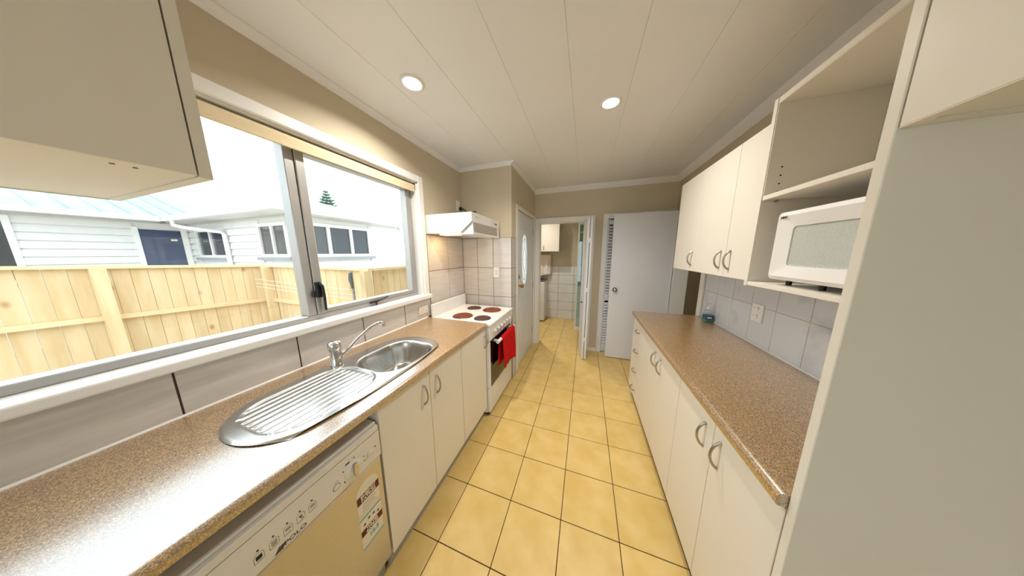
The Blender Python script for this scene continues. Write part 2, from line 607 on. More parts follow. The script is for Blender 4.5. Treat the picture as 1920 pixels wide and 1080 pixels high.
# ------------------------------------------------------------------ kitchen window
win = empty('window_1', (LW - 0.07, -0.08, WZ0), kind=ST)
XO, XI = LW - 0.125, LW - 0.06
lin_b = B().box(LW - 0.15, LW, WY1 - 0.012, WY1, WZ0, WZ1).box(LW - 0.15, LW, WY0, WY0 + 0.012, WZ0, WZ1).box(LW - 0.15, LW, WY0, WY1, WZ1 - 0.012, WZ1)
mk('jamb_lining', lin_b, M_TRIM, win)
mk('architrave', bx(LW, LW + 0.018, WY1 - 0.004, WY1 + 0.054, WZ0 + 0.015, WZ1 + 0.05, bev=0.004), M_TRIM, win)
mk('architrave', bx(LW, LW + 0.018, WY0 - 0.054, WY0 + 0.004, WZ0 + 0.015, WZ1 + 0.05, bev=0.004), M_TRIM, win)
mk('architrave', bx(LW, LW + 0.018, WY0 + 0.004, WY1 - 0.004, WZ1 - 0.004, WZ1 + 0.05, bev=0.004), M_TRIM, win)
mk('window_sill', bx(LW - 0.15, LW + 0.038, WY0 - 0.06, WY1 + 0.062, WZ0 - 0.02, WZ0 + 0.018, bev=0.008, seg=3), M_TRIM, win)
ZB, ZT = WZ0 + 0.018, WZ1 - 0.012
fr = B().box(XO, XI, WY0 + 0.012, WY1 - 0.012, ZB, ZB + 0.03, 0.003).box(XO, XI, WY0 + 0.012, WY1 - 0.012, ZT - 0.03, ZT, 0.003)
fr.box(XO, XI, WY1 - 0.045, WY1 - 0.012, ZB + 0.03, ZT - 0.03, 0.003).box(XO, XI, WY0 + 0.012, WY0 + 0.045, ZB + 0.03, ZT - 0.03, 0.003)
mk('outer_frame', fr, M_ALU, win)
mk('mullion', bx(XO, XI + 0.005, 0.004, 0.044, ZB + 0.03, ZT - 0.03, bev=0.003), M_ALU, win)
SY0, SY1 = 0.046, WY1 - 0.046
sash = B().box(XO + 0.01, XI + 0.012, SY0, SY0 + 0.04, ZB + 0.031, ZT - 0.031, 0.003).box(XO + 0.01, XI + 0.006, SY1 - 0.032, SY1, ZB + 0.031, ZT - 0.031, 0.003)
sash.box(XO + 0.01, XI + 0.006, SY0 + 0.04, SY1 - 0.032, ZB + 0.031, ZB + 0.056, 0.003).box(XO + 0.01, XI + 0.006, SY0 + 0.04, SY1 - 0.032, ZT - 0.061, ZT - 0.031, 0.003)
sash_o = mk('opening_sash', sash, M_ALU, win)
xg = LW - 0.095
mk('glass_pane', bx(xg - 0.002, xg + 0.002, WY0 + 0.04, 0.006, ZB + 0.028, ZT - 0.028), M_GL, win)
mk('glass_pane', bx(xg - 0.002, xg + 0.002, SY0 + 0.036, SY1 - 0.028, ZB + 0.052, ZT - 0.057), M_GL, sash_o)
hb = B().box(XI + 0.010, XI + 0.024, 0.046, 0.074, 1.245, 1.335, 0.003).box(XI + 0.01, XI + 0.02, 0.030, 0.05, 1.25, 1.29, 0.003)
hb.tube([(XI + 0.024, 0.066, 1.325), (XI + 0.034, 0.072, 1.31), (XI + 0.036, 0.074, 1.25), (XI + 0.034, 0.074, 1.17)], [0.008, 0.008, 0.007, 0.006], 8)
mk('sash_latch', hb, M_BLACK, sash_o)
sb = B().box(XI + 0.004, XI + 0.016, 0.36, 0.43, ZB + 0.022, ZB + 0.034, 0.002).cyl((XI + 0.02, 0.40, ZB + 0.005), (XI + 0.02, 0.40, ZB + 0.035), 0.006, n=10)
sb.tube([(XI + 0.012, 0.40, ZB + 0.03), (XI + 0.02, 0.45, ZB + 0.037), (XI + 0.022, 0.50, ZB + 0.05)], 0.005, 8)
mk('window_stay', sb, M_BLACK, sash_o)

# unseen glazed rear door, added to supply the daylight inferred from the tall panel
d5 = empty('door_5_offscreen', (0.2, REAR - 0.06, 0), kind=ST)
mk('outer_frame', B().box(-0.75, -0.69, REAR - 0.1, REAR - 0.02, 0, 2.1).box(1.09, 1.15, REAR - 0.1, REAR - 0.02, 0, 2.1).box(-0.69, 1.09, REAR - 0.1, REAR - 0.02, 2.04, 2.1)
   .box(0.17, 0.23, REAR - 0.1, REAR - 0.02, 0.05, 2.04).box(-0.69, 1.09, REAR - 0.1, REAR - 0.02, 0, 0.05), M_ALU, d5)
mk('glass_pane', bx(-0.69, 0.17, REAR - 0.064, REAR - 0.06, 0.05, 2.04), M_GL, d5)
mk('glass_pane', bx(0.23, 1.09, REAR - 0.064, REAR - 0.06, 0.05, 2.04), M_GL, d5)

# roller blind
rb = empty('roller_blind', (LW - 0.03, -0.08, 2.0), 'cream roller blind rolled up under the head of the kitchen window', 'blind')
mk('fabric_roll', B().cyl((LW - 0.03, WY0 + 0.02, 2.05), (LW - 0.03, WY1 - 0.02, 2.05), 0.021, n=20), M_BLIND, rb)
mk('hanging_fabric', bx(LW - 0.011, LW - 0.009, WY0 + 0.02, WY1 - 0.022, 2.018, 2.05), M_BLIND, rb)
mk('bottom_rail', bx(LW - 0.015, LW - 0.006, WY0 + 0.02, WY1 - 0.022, 2.004, 2.02, bev=0.002), M_BLIND, rb)
for y in (WY0 + 0.013, WY1 - 0.019):
    mk('end_bracket', bx(LW - 0.055, LW - 0.008, y, y + 0.006, 2.025, 2.075), M_GALV, rb)

# ------------------------------------------------------------------ doors
# exterior door with oval leadlight
d1 = empty('door_1', (DW - 0.03, 2.15, 0), kind=ST)
mk('architrave', bx(DW, DW + 0.016, DY0 - 0.06, DY0, 0, DZ + 0.035, bev=0.003), M_TRIM, d1)
mk('architrave', bx(DW, DW + 0.016, DY1, BW - 0.0, 0, DZ + 0.035, bev=0.003), M_TRIM, d1)
mk('architrave', bx(DW, DW + 0.016, DY0, DY1, DZ - 0.005, DZ + 0.035, bev=0.003), M_TRIM, d1)
OVY, OVZ, OVA, OVB = 2.076, 1.405, 0.15, 0.345
# leaf face with elliptical hole
N = 48
leaf = B()
x0, x1 = DW - 0.045, DW - 0.008
ly0, ly1, lz0, lz1 = DY0 + 0.004, DY1 - 0.004, 0.008, DZ - 0.01


def ell(t, a, b_):
    return (OVY + a * math.cos(t), OVZ + b_ * math.sin(t))


def rectpt(t):
    c, s_ = math.cos(t), math.sin(t)
    k = 1e9
    if c > 1e-9:
        k = min(k, (ly1 - OVY) / c)
    if c < -1e-9:
        k = min(k, (ly0 - OVY) / c)
    if s_ > 1e-9:
        k = min(k, (lz1 - OVZ) / s_)
    if s_ < -1e-9:
        k = min(k, (lz0 - OVZ) / s_)
    return (OVY + c * k, OVZ + s_ * k)


angs = sorted([2 * math.pi * i / N for i in range(N)] + [math.atan2(z - OVZ, y - OVY) % (2 * math.pi) for y in (ly0, ly1) for z in (lz0, lz1)])
na = len(angs)
vs = []
for t in angs:
    e_, r_ = ell(t, OVA, OVB), rectpt(t)
    # angle on ellipse follows polar direction
    te = math.atan2(math.sin(t) / OVB, math.cos(t) / OVA)
    e_ = ell(te, OVA, OVB)
    vs += [(x1, e_[0], e_[1]), (x1, r_[0], r_[1]), (x0, r_[0], r_[1]), (x0, e_[0], e_[1])]
fs = []
for i in range(na):
    j = (i + 1) % na
    for k in range(4):
        fs.append((4 * i + k, 4 * j + k, 4 * j + (k + 1) % 4, 4 * i + (k + 1) % 4))
leaf.add(vs, fs)
leafo = mk('door_leaf', leaf, M_DOOR, d1)
ring = B()
rv = []
for i in range(N):
    t = 2 * math.pi * i / N
    for (k, xx) in ((1.0, x1), (1.0, x1 + 0.004), (0.95, x1 + 0.004), (0.95, x1 - 0.003)):
        y, z = ell(t, OVA * k + (0.004 if k == 1.0 else 0), OVB * (k if k == 1 else 0.978))
        rv.append((xx, y, z))
ring.add(rv, [(4 * i + k, 4 * ((i + 1) % N) + k, 4 * ((i + 1) % N) + k + 1, 4 * i + k + 1) for i in range(N) for k in range(3)], True)
mk('oval_surround', ring, M_DOOR, leafo)
ov = B()
ov.prism([ell(2 * math.pi * i / N, OVA - 0.004, OVB - 0.006) for i in range(N)], 'x', x1 - 0.005, x1 - 0.001)
mk('oval_glass', ov, M_FROST, leafo)
cm = B()
for k in (0.45, 0.8):
    cm.tube([(x1 + 0.0,) + ell(2 * math.pi * i / 32, OVA * k, OVB * k) for i in range(33)], 0.003, 6)
for s_ in (-1, 1):
    cm.tube([(x1 + 0.0, OVY, OVZ + s_ * OVB * 0.45), (x1 + 0.0, OVY, OVZ + s_ * OVB)], 0.003, 6)
    cm.tube([(x1 + 0.0, OVY + s_ * OVA * 0.45, OVZ), (x1 + 0.0, OVY + s_ * OVA, OVZ)], 0.003, 6)
mk('lead_came', cm, M_GALV, leafo)
for (a, b_) in ((DY0 + 0.10, 2.12), (2.18, DY1 - 0.10)):
    mk('raised_panel', bx(x1 - 0.002, x1 + 0.008, a, b_, 0.20, 0.86, bev=0.006), M_DOOR, leafo)
mk('raised_panel', bx(x1 - 0.002, x1 + 0.006, DY0 + 0.10, DY1 - 0.10, 1.80, 1.89, bev=0.005), M_DOOR, leafo)
mk('door_knob', B().lathe([(0.026, x1), (0.026, x1 + 0.005), (0.010, x1 + 0.01), (0.010, x1 + 0.032), (0.024, x1 + 0.040), (0.027, x1 + 0.052), (0.018, x1 + 0.064), (0.004, x1 + 0.066)], 1.80, 1.088, axis='x'), M_BRASS, leafo)
mk('deadbolt', B().box(x1, x1 + 0.022, 1.742, 1.785, 1.17, 1.235, 0.005).box(x1 + 0.022, x1 + 0.036, 1.757, 1.770, 1.19, 1.215, 0.003), M_NICK, leafo)
for z in (0.25, 0.99, 1.80):
    mk('hinge', B().cyl((x1 + 0.006, DY1 - 0.001, z - 0.045), (x1 + 0.006, DY1 - 0.001, z + 0.045), 0.007, n=10), M_NICK, d1)

# laundry opening trims
trim(bx(DW + 0.017, OX0, BW - 0.018, BW, 0, 2.01, bev=0.003))
trim(bx(OX1, OX1 + 0.062, BW - 0.018, BW, 0, 2.01, bev=0.003))
trim(bx(OX0, OX1, BW - 0.018, BW, OZ, 2.01, bev=0.003))
trim(B().box(OX0 - 0.001, OX0 + 0.012, BW, BW + 0.12, 0, OZ).box(OX1 - 0.012, OX1 + 0.001, BW, BW + 0.12, 0, OZ).box(OX0, OX1, BW, BW + 0.12, OZ - 0.012, OZ))
# bifold door, folded back
d3 = empty('door_3', (0.38, 2.45, 0), kind=ST)


def slab(pa, pb, th, z0, z1):
    pa, pb = Vector(pa), Vector(pb)
    d = (pb - pa).normalized()
    n_ = Vector((-d.y, d.x)) * th / 2
    return B().prism([tuple(pa + n_), tuple(pb + n_), tuple(pb - n_), tuple(pa - n_)], 'z', z0, z1)


mk('door_leaf', slab((0.330, 2.655), (0.380, 2.27), 0.030, 0.012, OZ - 0.015), M_DOOR, d3)
mk('door_leaf', slab((0.385, 2.625), (0.416, 2.27), 0.026, 0.012, OZ - 0.015), M_DOOR, d3)
for z in (0.3, 1.0, 1.65):
    mk('hinge', bx(0.392, 0.404, 2.262, 2.272, z - 0.03, z + 0.03), M_TRIM, d3)
mk('pull_knob', B().lathe([(0.006, 0.352), (0.006, 0.340), (0.014, 0.334), (0.010, 0.326)], 2.40, 0.80, axis='x', n=14), M_BLACK, d3)

# cupboard with louvred door
trim(bx(CX0 - 0.065, CX0, BW - 0.018, BW, 0, 2.02, bev=0.003))
trim(bx(CX0, RW - 0.001, BW - 0.018, BW, CDZ, 2.02, bev=0.003))
d4 = empty('door_4', (0.99, BW + 0.03, 0), kind=ST)
cy0, cy1 = BW + 0.004, BW + 0.036
mk('stile', bx(CX0 + 0.003, CX0 + 0.019, cy0, cy1, 0.012, CDZ - 0.006), M_DOOR, d4)
mk('stile', bx(CX1 - 0.045, CX1 - 0.004, cy0, cy1, 0.012, CDZ - 0.006), M_DOOR, d4)
for (a, b_) in ((0.012, 0.14), (0.80, 0.90), (1.88, CDZ - 0.006)):
    mk('rail', bx(CX0 + 0.0195, CX1 - 0.045, cy0, cy1, a, b_), M_DOOR, d4)
sl = B().prism([(-0.002, 0.0), (0.004, -0.002), (0.030, 0.030), (0.024, 0.032)], 'x', -(CX1 - CX0 - 0.065) / 2, (CX1 - CX0 - 0.065) / 2)
sl_me = mesh_of('louvre_slat', sl, M_DOOR, (0, 0, 0))
for (a, b_) in ((0.14, 0.79), (0.90, 1.86)):
    z = a + 0.006
    while z < b_ - 0.02:
        inst('louvre_slat', sl_me, ((CX0 + CX1) / 2 - 0.0128, cy0 + 0.002, z), d4)
        z += 0.042
mk('door_catch', bx(CX0 + 0.03, CX0 + 0.085, BW - 0.008, cy0 + 0.002, CDZ - 0.014, CDZ - 0.004), M_BLACK, d4)

# hall door, swung open flat in front of the cupboard
d2 = empty('door_2', (1.05, 2.455, 0), kind=ST)
mk('door_leaf', bx(0.69, 1.395, 2.453, 2.488, 0.012, 1.985, bev=0.002), M_DOOR, d2)
mk('door_knob', B().lathe([(0.030, 2.453), (0.030, 2.447), (0.012, 2.442), (0.012, 2.425), (0.026, 2.415), (0.028, 2.402), (0.018, 2.392), (0.003, 2.390)], 0.757, 0.994, axis='y'), M_NICK, d2)
mk('latch_plate', bx(0.688, 0.691, 2.458, 2.482, 0.95, 1.04), M_NICK, d2)
# hall doorway jambs
trim(bx(RW - 0.03, RW + 0.125, HY1 - 0.018, HY1 - 0.0005, 0, HZ))
trim(bx(RW - 0.001, RW + 0.125, HY0 + 0.0005, HY0 + 0.018, 0, HZ))
trim(bx(RW - 0.018, RW, HY0 - 0.068, HY0, 0, HZ + 0.06, bev=0.003))
trim(bx(RW - 0.018, RW, HY0, 2.44, HZ, HZ + 0.06, bev=0.003))
mk('baseboard_back', bx(OX1 + 0.062, CX0 - 0.065, BW - 0.012, BW, 0, 0.05), M_TRIM, kind=ST)


# ------------------------------------------------------------------ cabinets
def bow_handle(b, x, y, z, half, out, vertical=True, sgn=1):
    pts = []
    for i in range(13):
        t = -1 + 2 * i / 12
        o = out * (1 - t * t) ** 0.75
        a = t * half
        pts.append((x + sgn * (0.001 + o), y, z + a) if vertical else (x + sgn * (0.001 + o), y + a, z))
    rs = [0.0046 + 0.0014 * abs(-1 + 2 * i / 12) ** 3 for i in range(13)]
    b.tube(pts, rs, 8)
    return b


def base_unit(name, y0, y1, xf, xb, sgn, splits, handles, label, m, group=None, z0=0.095, z1=0.855):
    """xf: door face, xb: back, sgn: outward direction"""
    t = empty(name, ((xf + xb) / 2, (y0 + y1) / 2, 0), label, 'cabinet', group)
    xi = xf - sgn * 0.018
    c = B().box(xi, xb, y0 + 0.001, y0 + 0.017, z0, z1).box(xi, xb, y1 - 0.017, y1 - 0.001, z0, z1).box(xi, xb, y0 + 0.017, y1 - 0.017, z0, z0 + 0.016)
    c.box(xb, xb + sgn * 0.006, y0 + 0.017, y1 - 0.017, z0 + 0.016, z1 - 0.15).box(xi - sgn * 0.001, xi - sgn * 0.08, y0 + 0.017, y1 - 0.017, z1 - 0.02, z1 - 0.002)
    mk('carcass', c, m, t)
    mk('kickboard', bx(xf - sgn * 0.035, xf - sgn * 0.05, y0 + 0.001, y1 - 0.001, 0.0, z0 - 0.001), M_KICK, t)
    ys = [y0] + splits + [y1]
    for i, (a, b_) in enumerate(zip(ys, ys[1:])):
        d = mk('door', bx(xi, xf, a + 0.0015, b_ - 0.0015, z0 + 0.002, z1 - 0.004, bev=0.0012), m, t)
        if handles[i] is not None:
            mk('handle', bow_handle(B(), xf, handles[i], 0.742, 0.055, 0.026, True, sgn), M_NICK, d)
    return t


XFL, XFR = -0.425, 0.867
base_unit('sink_cabinet', -0.150, 0.483, XFL, -1.005, 1, [0.164], [0.113, 0.217], 'two-door cream base cabinet under the sink next to the dishwasher', M_CAB)
base_unit('base_cabinet', 0.484, 0.868, XFL, -1.005, 1, [], [0.84], 'single-door cream base cabinet beside the white stove', M_CAB)
base_unit('base_cabinet', -0.080, 0.545, XFR, 1.41, -1, [0.227], [0.180, 0.282], 'white two-door base cabinet next to the tall fridge panel', M_CAB)
base_unit('base_cabinet', 0.546, 1.275, XFR, 1.41, -1, [0.90], [0.842, 0.958], 'white two-door base cabinet beside the drawer stack', M_CAB)
# drawer stack
ds = empty('drawer_cabinet', (1.13, 1.48, 0), 'white base cabinet with four stacked drawers at the far end of the bench', 'cabinet')
xi = XFR + 0.018
mk('carcass', B().box(xi, 1.41, 1.276, 1.292, 0.095, 0.855).box(xi, 1.41, 1.674, 1.69, 0.0, 0.855).box(xi, 1.41, 1.292, 1.674, 0.095, 0.11).box(1.404, 1.41, 1.292, 1.674, 0.11, 0.855), M_CAB, ds)
mk('kickboard', bx(XFR + 0.035, XFR + 0.05, 1.277, 1.672, 0, 0.094), M_KICK, ds)
zz = [0.097, 0.26, 0.46, 0.655, 0.852]
for a, b_ in zip(zz, zz[1:]):
    d = mk('drawer_front', bx(XFR, xi, 1.2775, 1.689, a + 0.0015, b_ - 0.0015, bev=0.0012), M_CAB, ds)
    mk('handle', bow_handle(B(), XFR, 1.483, (a + b_) / 2, 0.05, 0.026, False, -1), M_NICK, d)


# worktops
def top_profile(x_front, x_back, sgn, z0=0.862, z1=0.9):
    """rounded front edge at x_front"""
    r = 0.016
    pts = [(x_back, z0), (x_back, z1)]
    for i in range(7):
        a = math.pi / 2 * i / 6
        pts.append((x_front - sgn * r + sgn * r * math.sin(a), z1 - r + r * math.cos(a)))
    for i in range(5):
        a = math.pi / 2 * i / 4
        pts.append((x_front - sgn * 0.010 + sgn * 0.010 * math.cos(a), z0 + 0.010 - 0.010 * math.sin(a)))
    return pts


BWY0, BWY1 = -0.03, 0.40
HCX, HCY, HHX, HHY, HR = -0.660, 0.180, 0.162, 0.182, 0.112


def hole_half(side):
    """outline points of the bowl cut-out on the rear (-1) or front (+1) half"""
    pts = []
    for (sy, a0) in (((-1, -90)), ((1, 0))) if side > 0 else ((1, 90), (-1, 180)):
        cx_ = HCX + side * (HHX - HR)
        cy_ = HCY + sy * (HHY - HR)
        for i in range(9):
            a = math.radians(a0 + 90 * i / 8)
            pts.append((cx_ + HR * math.cos(a), cy_ + HR * math.sin(a)))
    return pts


wl = B()
wl.prism(top_profile(-0.405, -1.0175, 1), 'y', -1.6, BWY0)
wl.prism(top_profile(-0.405, -0.440, 1), 'y', BWY0, BWY1)
wl.prism(top_profile(-0.405, -1.0175, 1), 'y', BWY1, 0.866)
hf = hole_half(1)
wl.prism([(HCX, BWY0), (-0.440, BWY0), (-0.440, BWY1), (HCX, BWY1), (HCX, HCY + HHY)] + hf[::-1] + [(HCX, HCY - HHY)], 'z', 0.862, 0.9)
hr = hole_half(-1)
wl.prism([(HCX, BWY1), (-1.0175, BWY1), (-1.0175, BWY0), (HCX, BWY0), (HCX, HCY - HHY)] + hr[::-1] + [(HCX, HCY + HHY)], 'z', 0.862, 0.9)
wlo = mk('worktop', wl, M_TOP, label='brown granite-look worktop holding the sink below the window', cat='worktop')
wro = mk('worktop', B().prism(top_profile(0.842, 1.4195, -1), 'y', -0.0825, 1.70), M_TOP, label='brown granite-look worktop with the soap bottle, under the wall cabinets', cat='worktop')
mk('sealant_bead', B().prism([(-1.0175, 0.9002), (-1.0125, 0.9002), (-1.0175, 0.9065)], 'y', -1.48, 0.864), M_TRIM, wlo)
mk('sealant_bead', B().prism([(1.4195, 0.9002), (1.4145, 0.9002), (1.4195, 0.9065)], 'y', -0.08, 1.69), M_TRIM, wro)
mk('bench_end_panel', bx(-1.015, -0.43, -1.6, -1.582, 0, 0.861), M_CAB, label='cream end panel under the near end of the sink worktop', cat='panel')

# ------------------------------------------------------------------ sink
SX0, SX1, SYA, SYB = -0.907, -0.474, -0.455, 0.442


def sd_rr(x, y, cx, cy, hx, hy, r):
    qx, qy = abs(x - cx) - hx + r, abs(y - cy) - hy + r
    return math.hypot(max(qx, 0), max(qy, 0)) + min(max(qx, qy), 0) - r


def sst(a, b_, v):
    t = min(1, max(0, (v - a) / (b_ - a)))
    return t * t * (3 - 2 * t)


RIBS = []
for i in range(10):
    t = i / 9
    xr = -0.815 + t * 0.29
    a = (-0.36 if i == 0 else -0.395) if i < 8 else (-0.36 if i == 8 else -0.288)
    b_ = -0.033 - (0.03 if i == 8 else (0.115 if i == 9 else 0))
    RIBS.append((xr, a, b_))


def sink_h(x, y):
    z = 0.9085
    z += 0.0070 * sst(-0.004, 0.012, -sd_rr(x, y, (SX0 + SX1) / 2, (SYA + SYB) / 2, (SX1 - SX0) / 2, (SYB - SYA) / 2, 0.20)) - 0.0070
    dp = sd_rr(x, y, -0.690, -0.205, 0.163, 0.205, 0.12)
    z -= 0.006 * sst(0, 0.016, -dp)
    for xr, a, b_ in RIBS:
        if abs(x - xr) < 0.014 and a - 0.01 < y < b_ + 0.01:
            z += 0.0042 * math.exp(-((x - xr) / 0.0048) ** 2) * sst(a - 0.008, a + 0.006, y) * (1 - sst(b_ - 0.006, b_ + 0.008, y))
    db = sd_rr(x, y, -0.660, 0.180, 0.160, 0.180, 0.11)
    z -= 0.004 * sst(-0.004, 0.010, -db)
    z -= 0.135 * sst(0.004, 0.042, -db)
    return z


def sink_fn(u, v):
    a, c = 2 * u - 1, 2 * v - 1
    k = 0.62
    X = a * math.sqrt(1 - k * c * c / 2)
    Y = c * math.sqrt(1 - k * a * a / 2)
    x = (SX0 + SX1) / 2 + X * (SX1 - SX0) / 2
    y = (SYA + SYB) / 2 + Y * (SYB - SYA) / 2
    return (x, y, sink_h(x, y))


sink = empty('kitchen_sink', (-0.69, 0, 0.9), 'stainless steel sink with ribbed drainer and one oblong bowl set in the worktop', 'sink')
sbm = B().grid(sink_fn, 190, 230)
mk('sink_body', sbm, M_STEEL, sink)
mk('drain_grate', B().lathe([(0.040, 0.7665), (0.040, 0.769), (0.030, 0.770), (0.028, 0.767)], -0.66, 0.18), M_CHROME, sink)
# tap
tp = empty('mixer_tap', (-0.873, -0.012, 0.9), 'chrome swivel mixer tap standing behind the sink bowl', 'tap')
mk('tap_body', B().lathe([(0.031, 0.9092), (0.031, 0.9115), (0.028, 0.915), (0.026, 0.985), (0.028, 0.992)], -0.873, -0.012), M_CHROME, tp)
mk('lever_cap', B().lathe([(0.028, 0.994), (0.032, 1.000), (0.032, 1.022), (0.027, 1.033), (0.010, 1.037)], -0.873, -0.012), M_CHROME, tp)
sp_pts = [(-0.868, 0.004, 0.940), (-0.857, 0.035, 0.965), (-0.839, 0.090, 1.019), (-0.818, 0.150, 1.062), (-0.806, 0.186, 1.076), (-0.798, 0.208, 1.077), (-0.794, 0.219, 1.066), (-0.794, 0.221, 1.052)]
mk('spout', B().tube(sp_pts, [0.010, 0.009, 0.009, 0.0095, 0.010, 0.011, 0.011, 0.011], 12), M_CHROME, tp)

# ------------------------------------------------------------------ dishwasher
dwr = empty('dishwasher', (-0.71, -0.455, 0), 'stainless dishwasher with white control panel under the sink worktop', 'dishwasher')
Y0, Y1, XF = -0.752, -0.157, -0.42
mk('body', bx(-1.0, -0.452, Y0 + 0.004, Y1 - 0.004, 0.09, 0.795), M_DWPAN, dwr)
mk('top_lid', bx(-1.0, XF - 0.012, Y0, Y1, 0.795, 0.804, bev=0.003), M_DWPAN, dwr)
mk('top_strip', bx(-0.450, XF, Y0 + 0.001, Y1 - 0.001, 0.770, 0.7945, bev=0.002), M_DWPAN, dwr)
# control panel, slight curved lower lip
cpb = B().prism([(-0.450, 0.645), (XF - 0.006, 0.645), (XF, 0.655), (XF + 0.001, 0.70), (XF, 0.768), (-0.450, 0.768)], 'y', Y0 + 0.001, Y1 - 0.001)
pan = mk('control_panel', cpb, M_DWPAN, dwr)
mk('steel_door', bx(-0.450, XF - 0.005, Y0 + 0.002, Y1 - 0.002, 0.115, 0.643, bev=0.002), M_DWSTEEL, dwr)
mk('kick_plate', bx(-0.49, -0.47, Y0 + 0.01, Y1 - 0.01, 0.0, 0.11), M_KICK, dwr)
for yy in (Y0 + 0.06, Y1 - 0.06):
    mk('foot', B().cyl((-0.9, yy, 0), (-0.9, yy, 0.09), 0.018, n=12), M_BLACK, dwr)
PX = XF + 0.0006
kn = mk('program_knob', B().lathe([(0.031, XF), (0.031, PX + 0.003), (0.029, PX + 0.006), (0.003, PX + 0.007)], -0.267, 0.702, axis='x', n=32), M_DWPAN, pan)
kb = B()
kb.prism([(-0.267 + 0.026 * math.cos(a) * (0.28 if k else 1), 0) for k in (0,) for a in (0,)] and
         [(-0.272, 0.676), (-0.262, 0.676), (-0.259, 0.702), (-0.262, 0.728), (-0.272, 0.728), (-0.275, 0.702)], 'x', PX + 0.006, PX + 0.018)
mk('knob_grip', kb, M_STEEL, kn)
for k in range(6):
    a = math.pi * (0.08 + k * 0.37)
    mk('dial_mark', B().cyl((PX, -0.267 + 0.041 * math.cos(a), 0.702 + 0.041 * math.sin(a)), (PX + 0.0006, -0.267 + 0.041 * math.cos(a), 0.702 + 0.041 * math.sin(a)), 0.0024, n=8), M_INK, pan)
mk('dial_mark', bx(PX, PX + 0.0006, -0.292, -0.278, 0.738, 0.743), M_INK, pan)
mk('push_button', B().lathe([(0.011, XF), (0.011, PX + 0.004), (0.009, PX + 0.006), (0.001, PX + 0.006)], -0.204, 0.705, axis='x', n=20), M_DWPAN, pan)
mk('indicator_light', B().cyl((PX, -0.180, 0.712), (PX + 0.001, -0.180, 0.712), 0.003, n=10), M_INK, pan)
rg = B().tube([(PX + 0.0005, -0.326 + 0.0115 * math.cos(2 * math.pi * i / 20), 0.690 + 0.0115 * math.sin(2 * math.pi * i / 20)) for i in range(21)], 0.0007, 5)
pb = mk('push_button', B().lathe([(0.0105, XF), (0.0105, PX + 0.002), (0.001, PX + 0.003)], -0.326, 0.690, axis='x', n=20), M_DWPAN, pan)
mk('button_ring', rg, M_INK, pb)
text('print', '1/2', 0.010, (PX, -0.326, 0.709), (0, 1, 0), (0, 0, 1), M_GREYK, pan)
for i in range(5):
    y = -0.514 + i * 0.0298
    z = 0.699 + i * 0.001
    fr_ = B()
    hw, hh = 0.0095, 0.013
    fr_.tube([(PX, y + sx * hw, z + sz * hh) for sx, sz in ((-1, -1), (1, -1), (1, 0.6), (0.6, 1), (-0.6, 1), (-1, 0.6), (-1, -1))], 0.0006, 5)
    ic = mk('program_icon', fr_, M_INK, pan)
    gl = B().cyl((PX - 0.0005, y, z + 0.021), (PX + 0.0006, y, z + 0.021), 0.0026, n=10)
    if i == 0:
        gl.box(PX - 0.0005, PX + 0.0006, y - 0.006, y + 0.006, z - 0.006, z + 0.006)
    elif i == 3:
        gl.box(PX - 0.0005, PX + 0.0006, y - 0.004, y + 0.004, z + 0.002, z + 0.006).box(PX - 0.0005, PX + 0.0006, y - 0.001, y + 0.001, z - 0.004, z + 0.003).box(PX - 0.0005, PX + 0.0006, y + 0.002, y + 0.006, z - 0.006, z - 0.003)
    else:
        for q in range(2 + (i == 1)):
            gl.box(PX - 0.0005, PX + 0.0006, y - 0.006, y + 0.006, z + 0.004 - q * 0.005, z + 0.0062 - q * 0.005)
    gl.box(PX - 0.0005, PX + 0.0006, y - 0.005, y + 0.005, z - 0.010, z - 0.0092)
    mk('icon_print', gl, M_INK, ic)
# brand mark: slanted bars followed by POLO on a gold line
lg = B()
for k in range(3):
    a = -0.487 + k * 0.006
    lg.prism([(a, 0.659), (a + 0.004, 0.659), (a + 0.013, 0.673), (a + 0.009, 0.673)], 'x', PX - 0.0005, PX + 0.0006)
mk('brand_print', lg, M_INK, pan)
mk('brand_print', bx(PX - 0.0012, PX + 0.0002, -0.489, -0.470, 0.6565, 0.658), M_GOLD, pan)
text('brand_print', 'POLO', 0.0165, (PX, -0.441, 0.6655), (0, 1, 0), (0, 0, 1), M_INK, pan, squash=1.2)
# rating sticker
SXF = XF - 0.005
sy0, sy1, sz0, sz1 = -0.270, -0.180, 0.308, 0.605
poly = [(sy0, sz0), (sy1, sz0), (sy1, 0.56)] + [((sy0 + sy1) / 2 + 0.045 * math.cos(a), 0.56 + 0.045 * math.sin(a)) for a in [math.pi * i / 12 for i in range(1, 12)]] + [(sy0, 0.56)]
stk = mk('rating_sticker', B().prism(poly, 'x', SXF, SXF + 0.0006), M_PAPER, dwr, label='white rating sticker with maroon and blue bands')
S1 = SXF + 0.0006
for (a, b_, m_) in ((0.522, 0.556, M_MAROON), (0.372, 0.400, M_MAROON), (0.447, 0.455, M_CYAN), (0.309, 0.316, M_CYAN), (0.468, 0.470, M_GOLD)):
    mk('print_band', bx(S1, S1 + 0.0004, sy0, sy1, a, b_), m_, stk)
S2 = S1 + 0.0008
cy = (sy0 + sy1) / 2
text('print', 'ENERGY', 0.0165, (S2, cy, 0.5465), (0, 1, 0), (0, 0, 1), M_PAPER, stk, bold=0.0006)
text('print', 'RATING', 0.0165, (S2, cy, 0.531), (0, 1, 0), (0, 0, 1), M_PAPER, stk, bold=0.0006)
text('print', 'WATER', 0.014, (S2, cy, 0.3925), (0, 1, 0), (0, 0, 1), M_PAPER, stk, bold=0.0005)
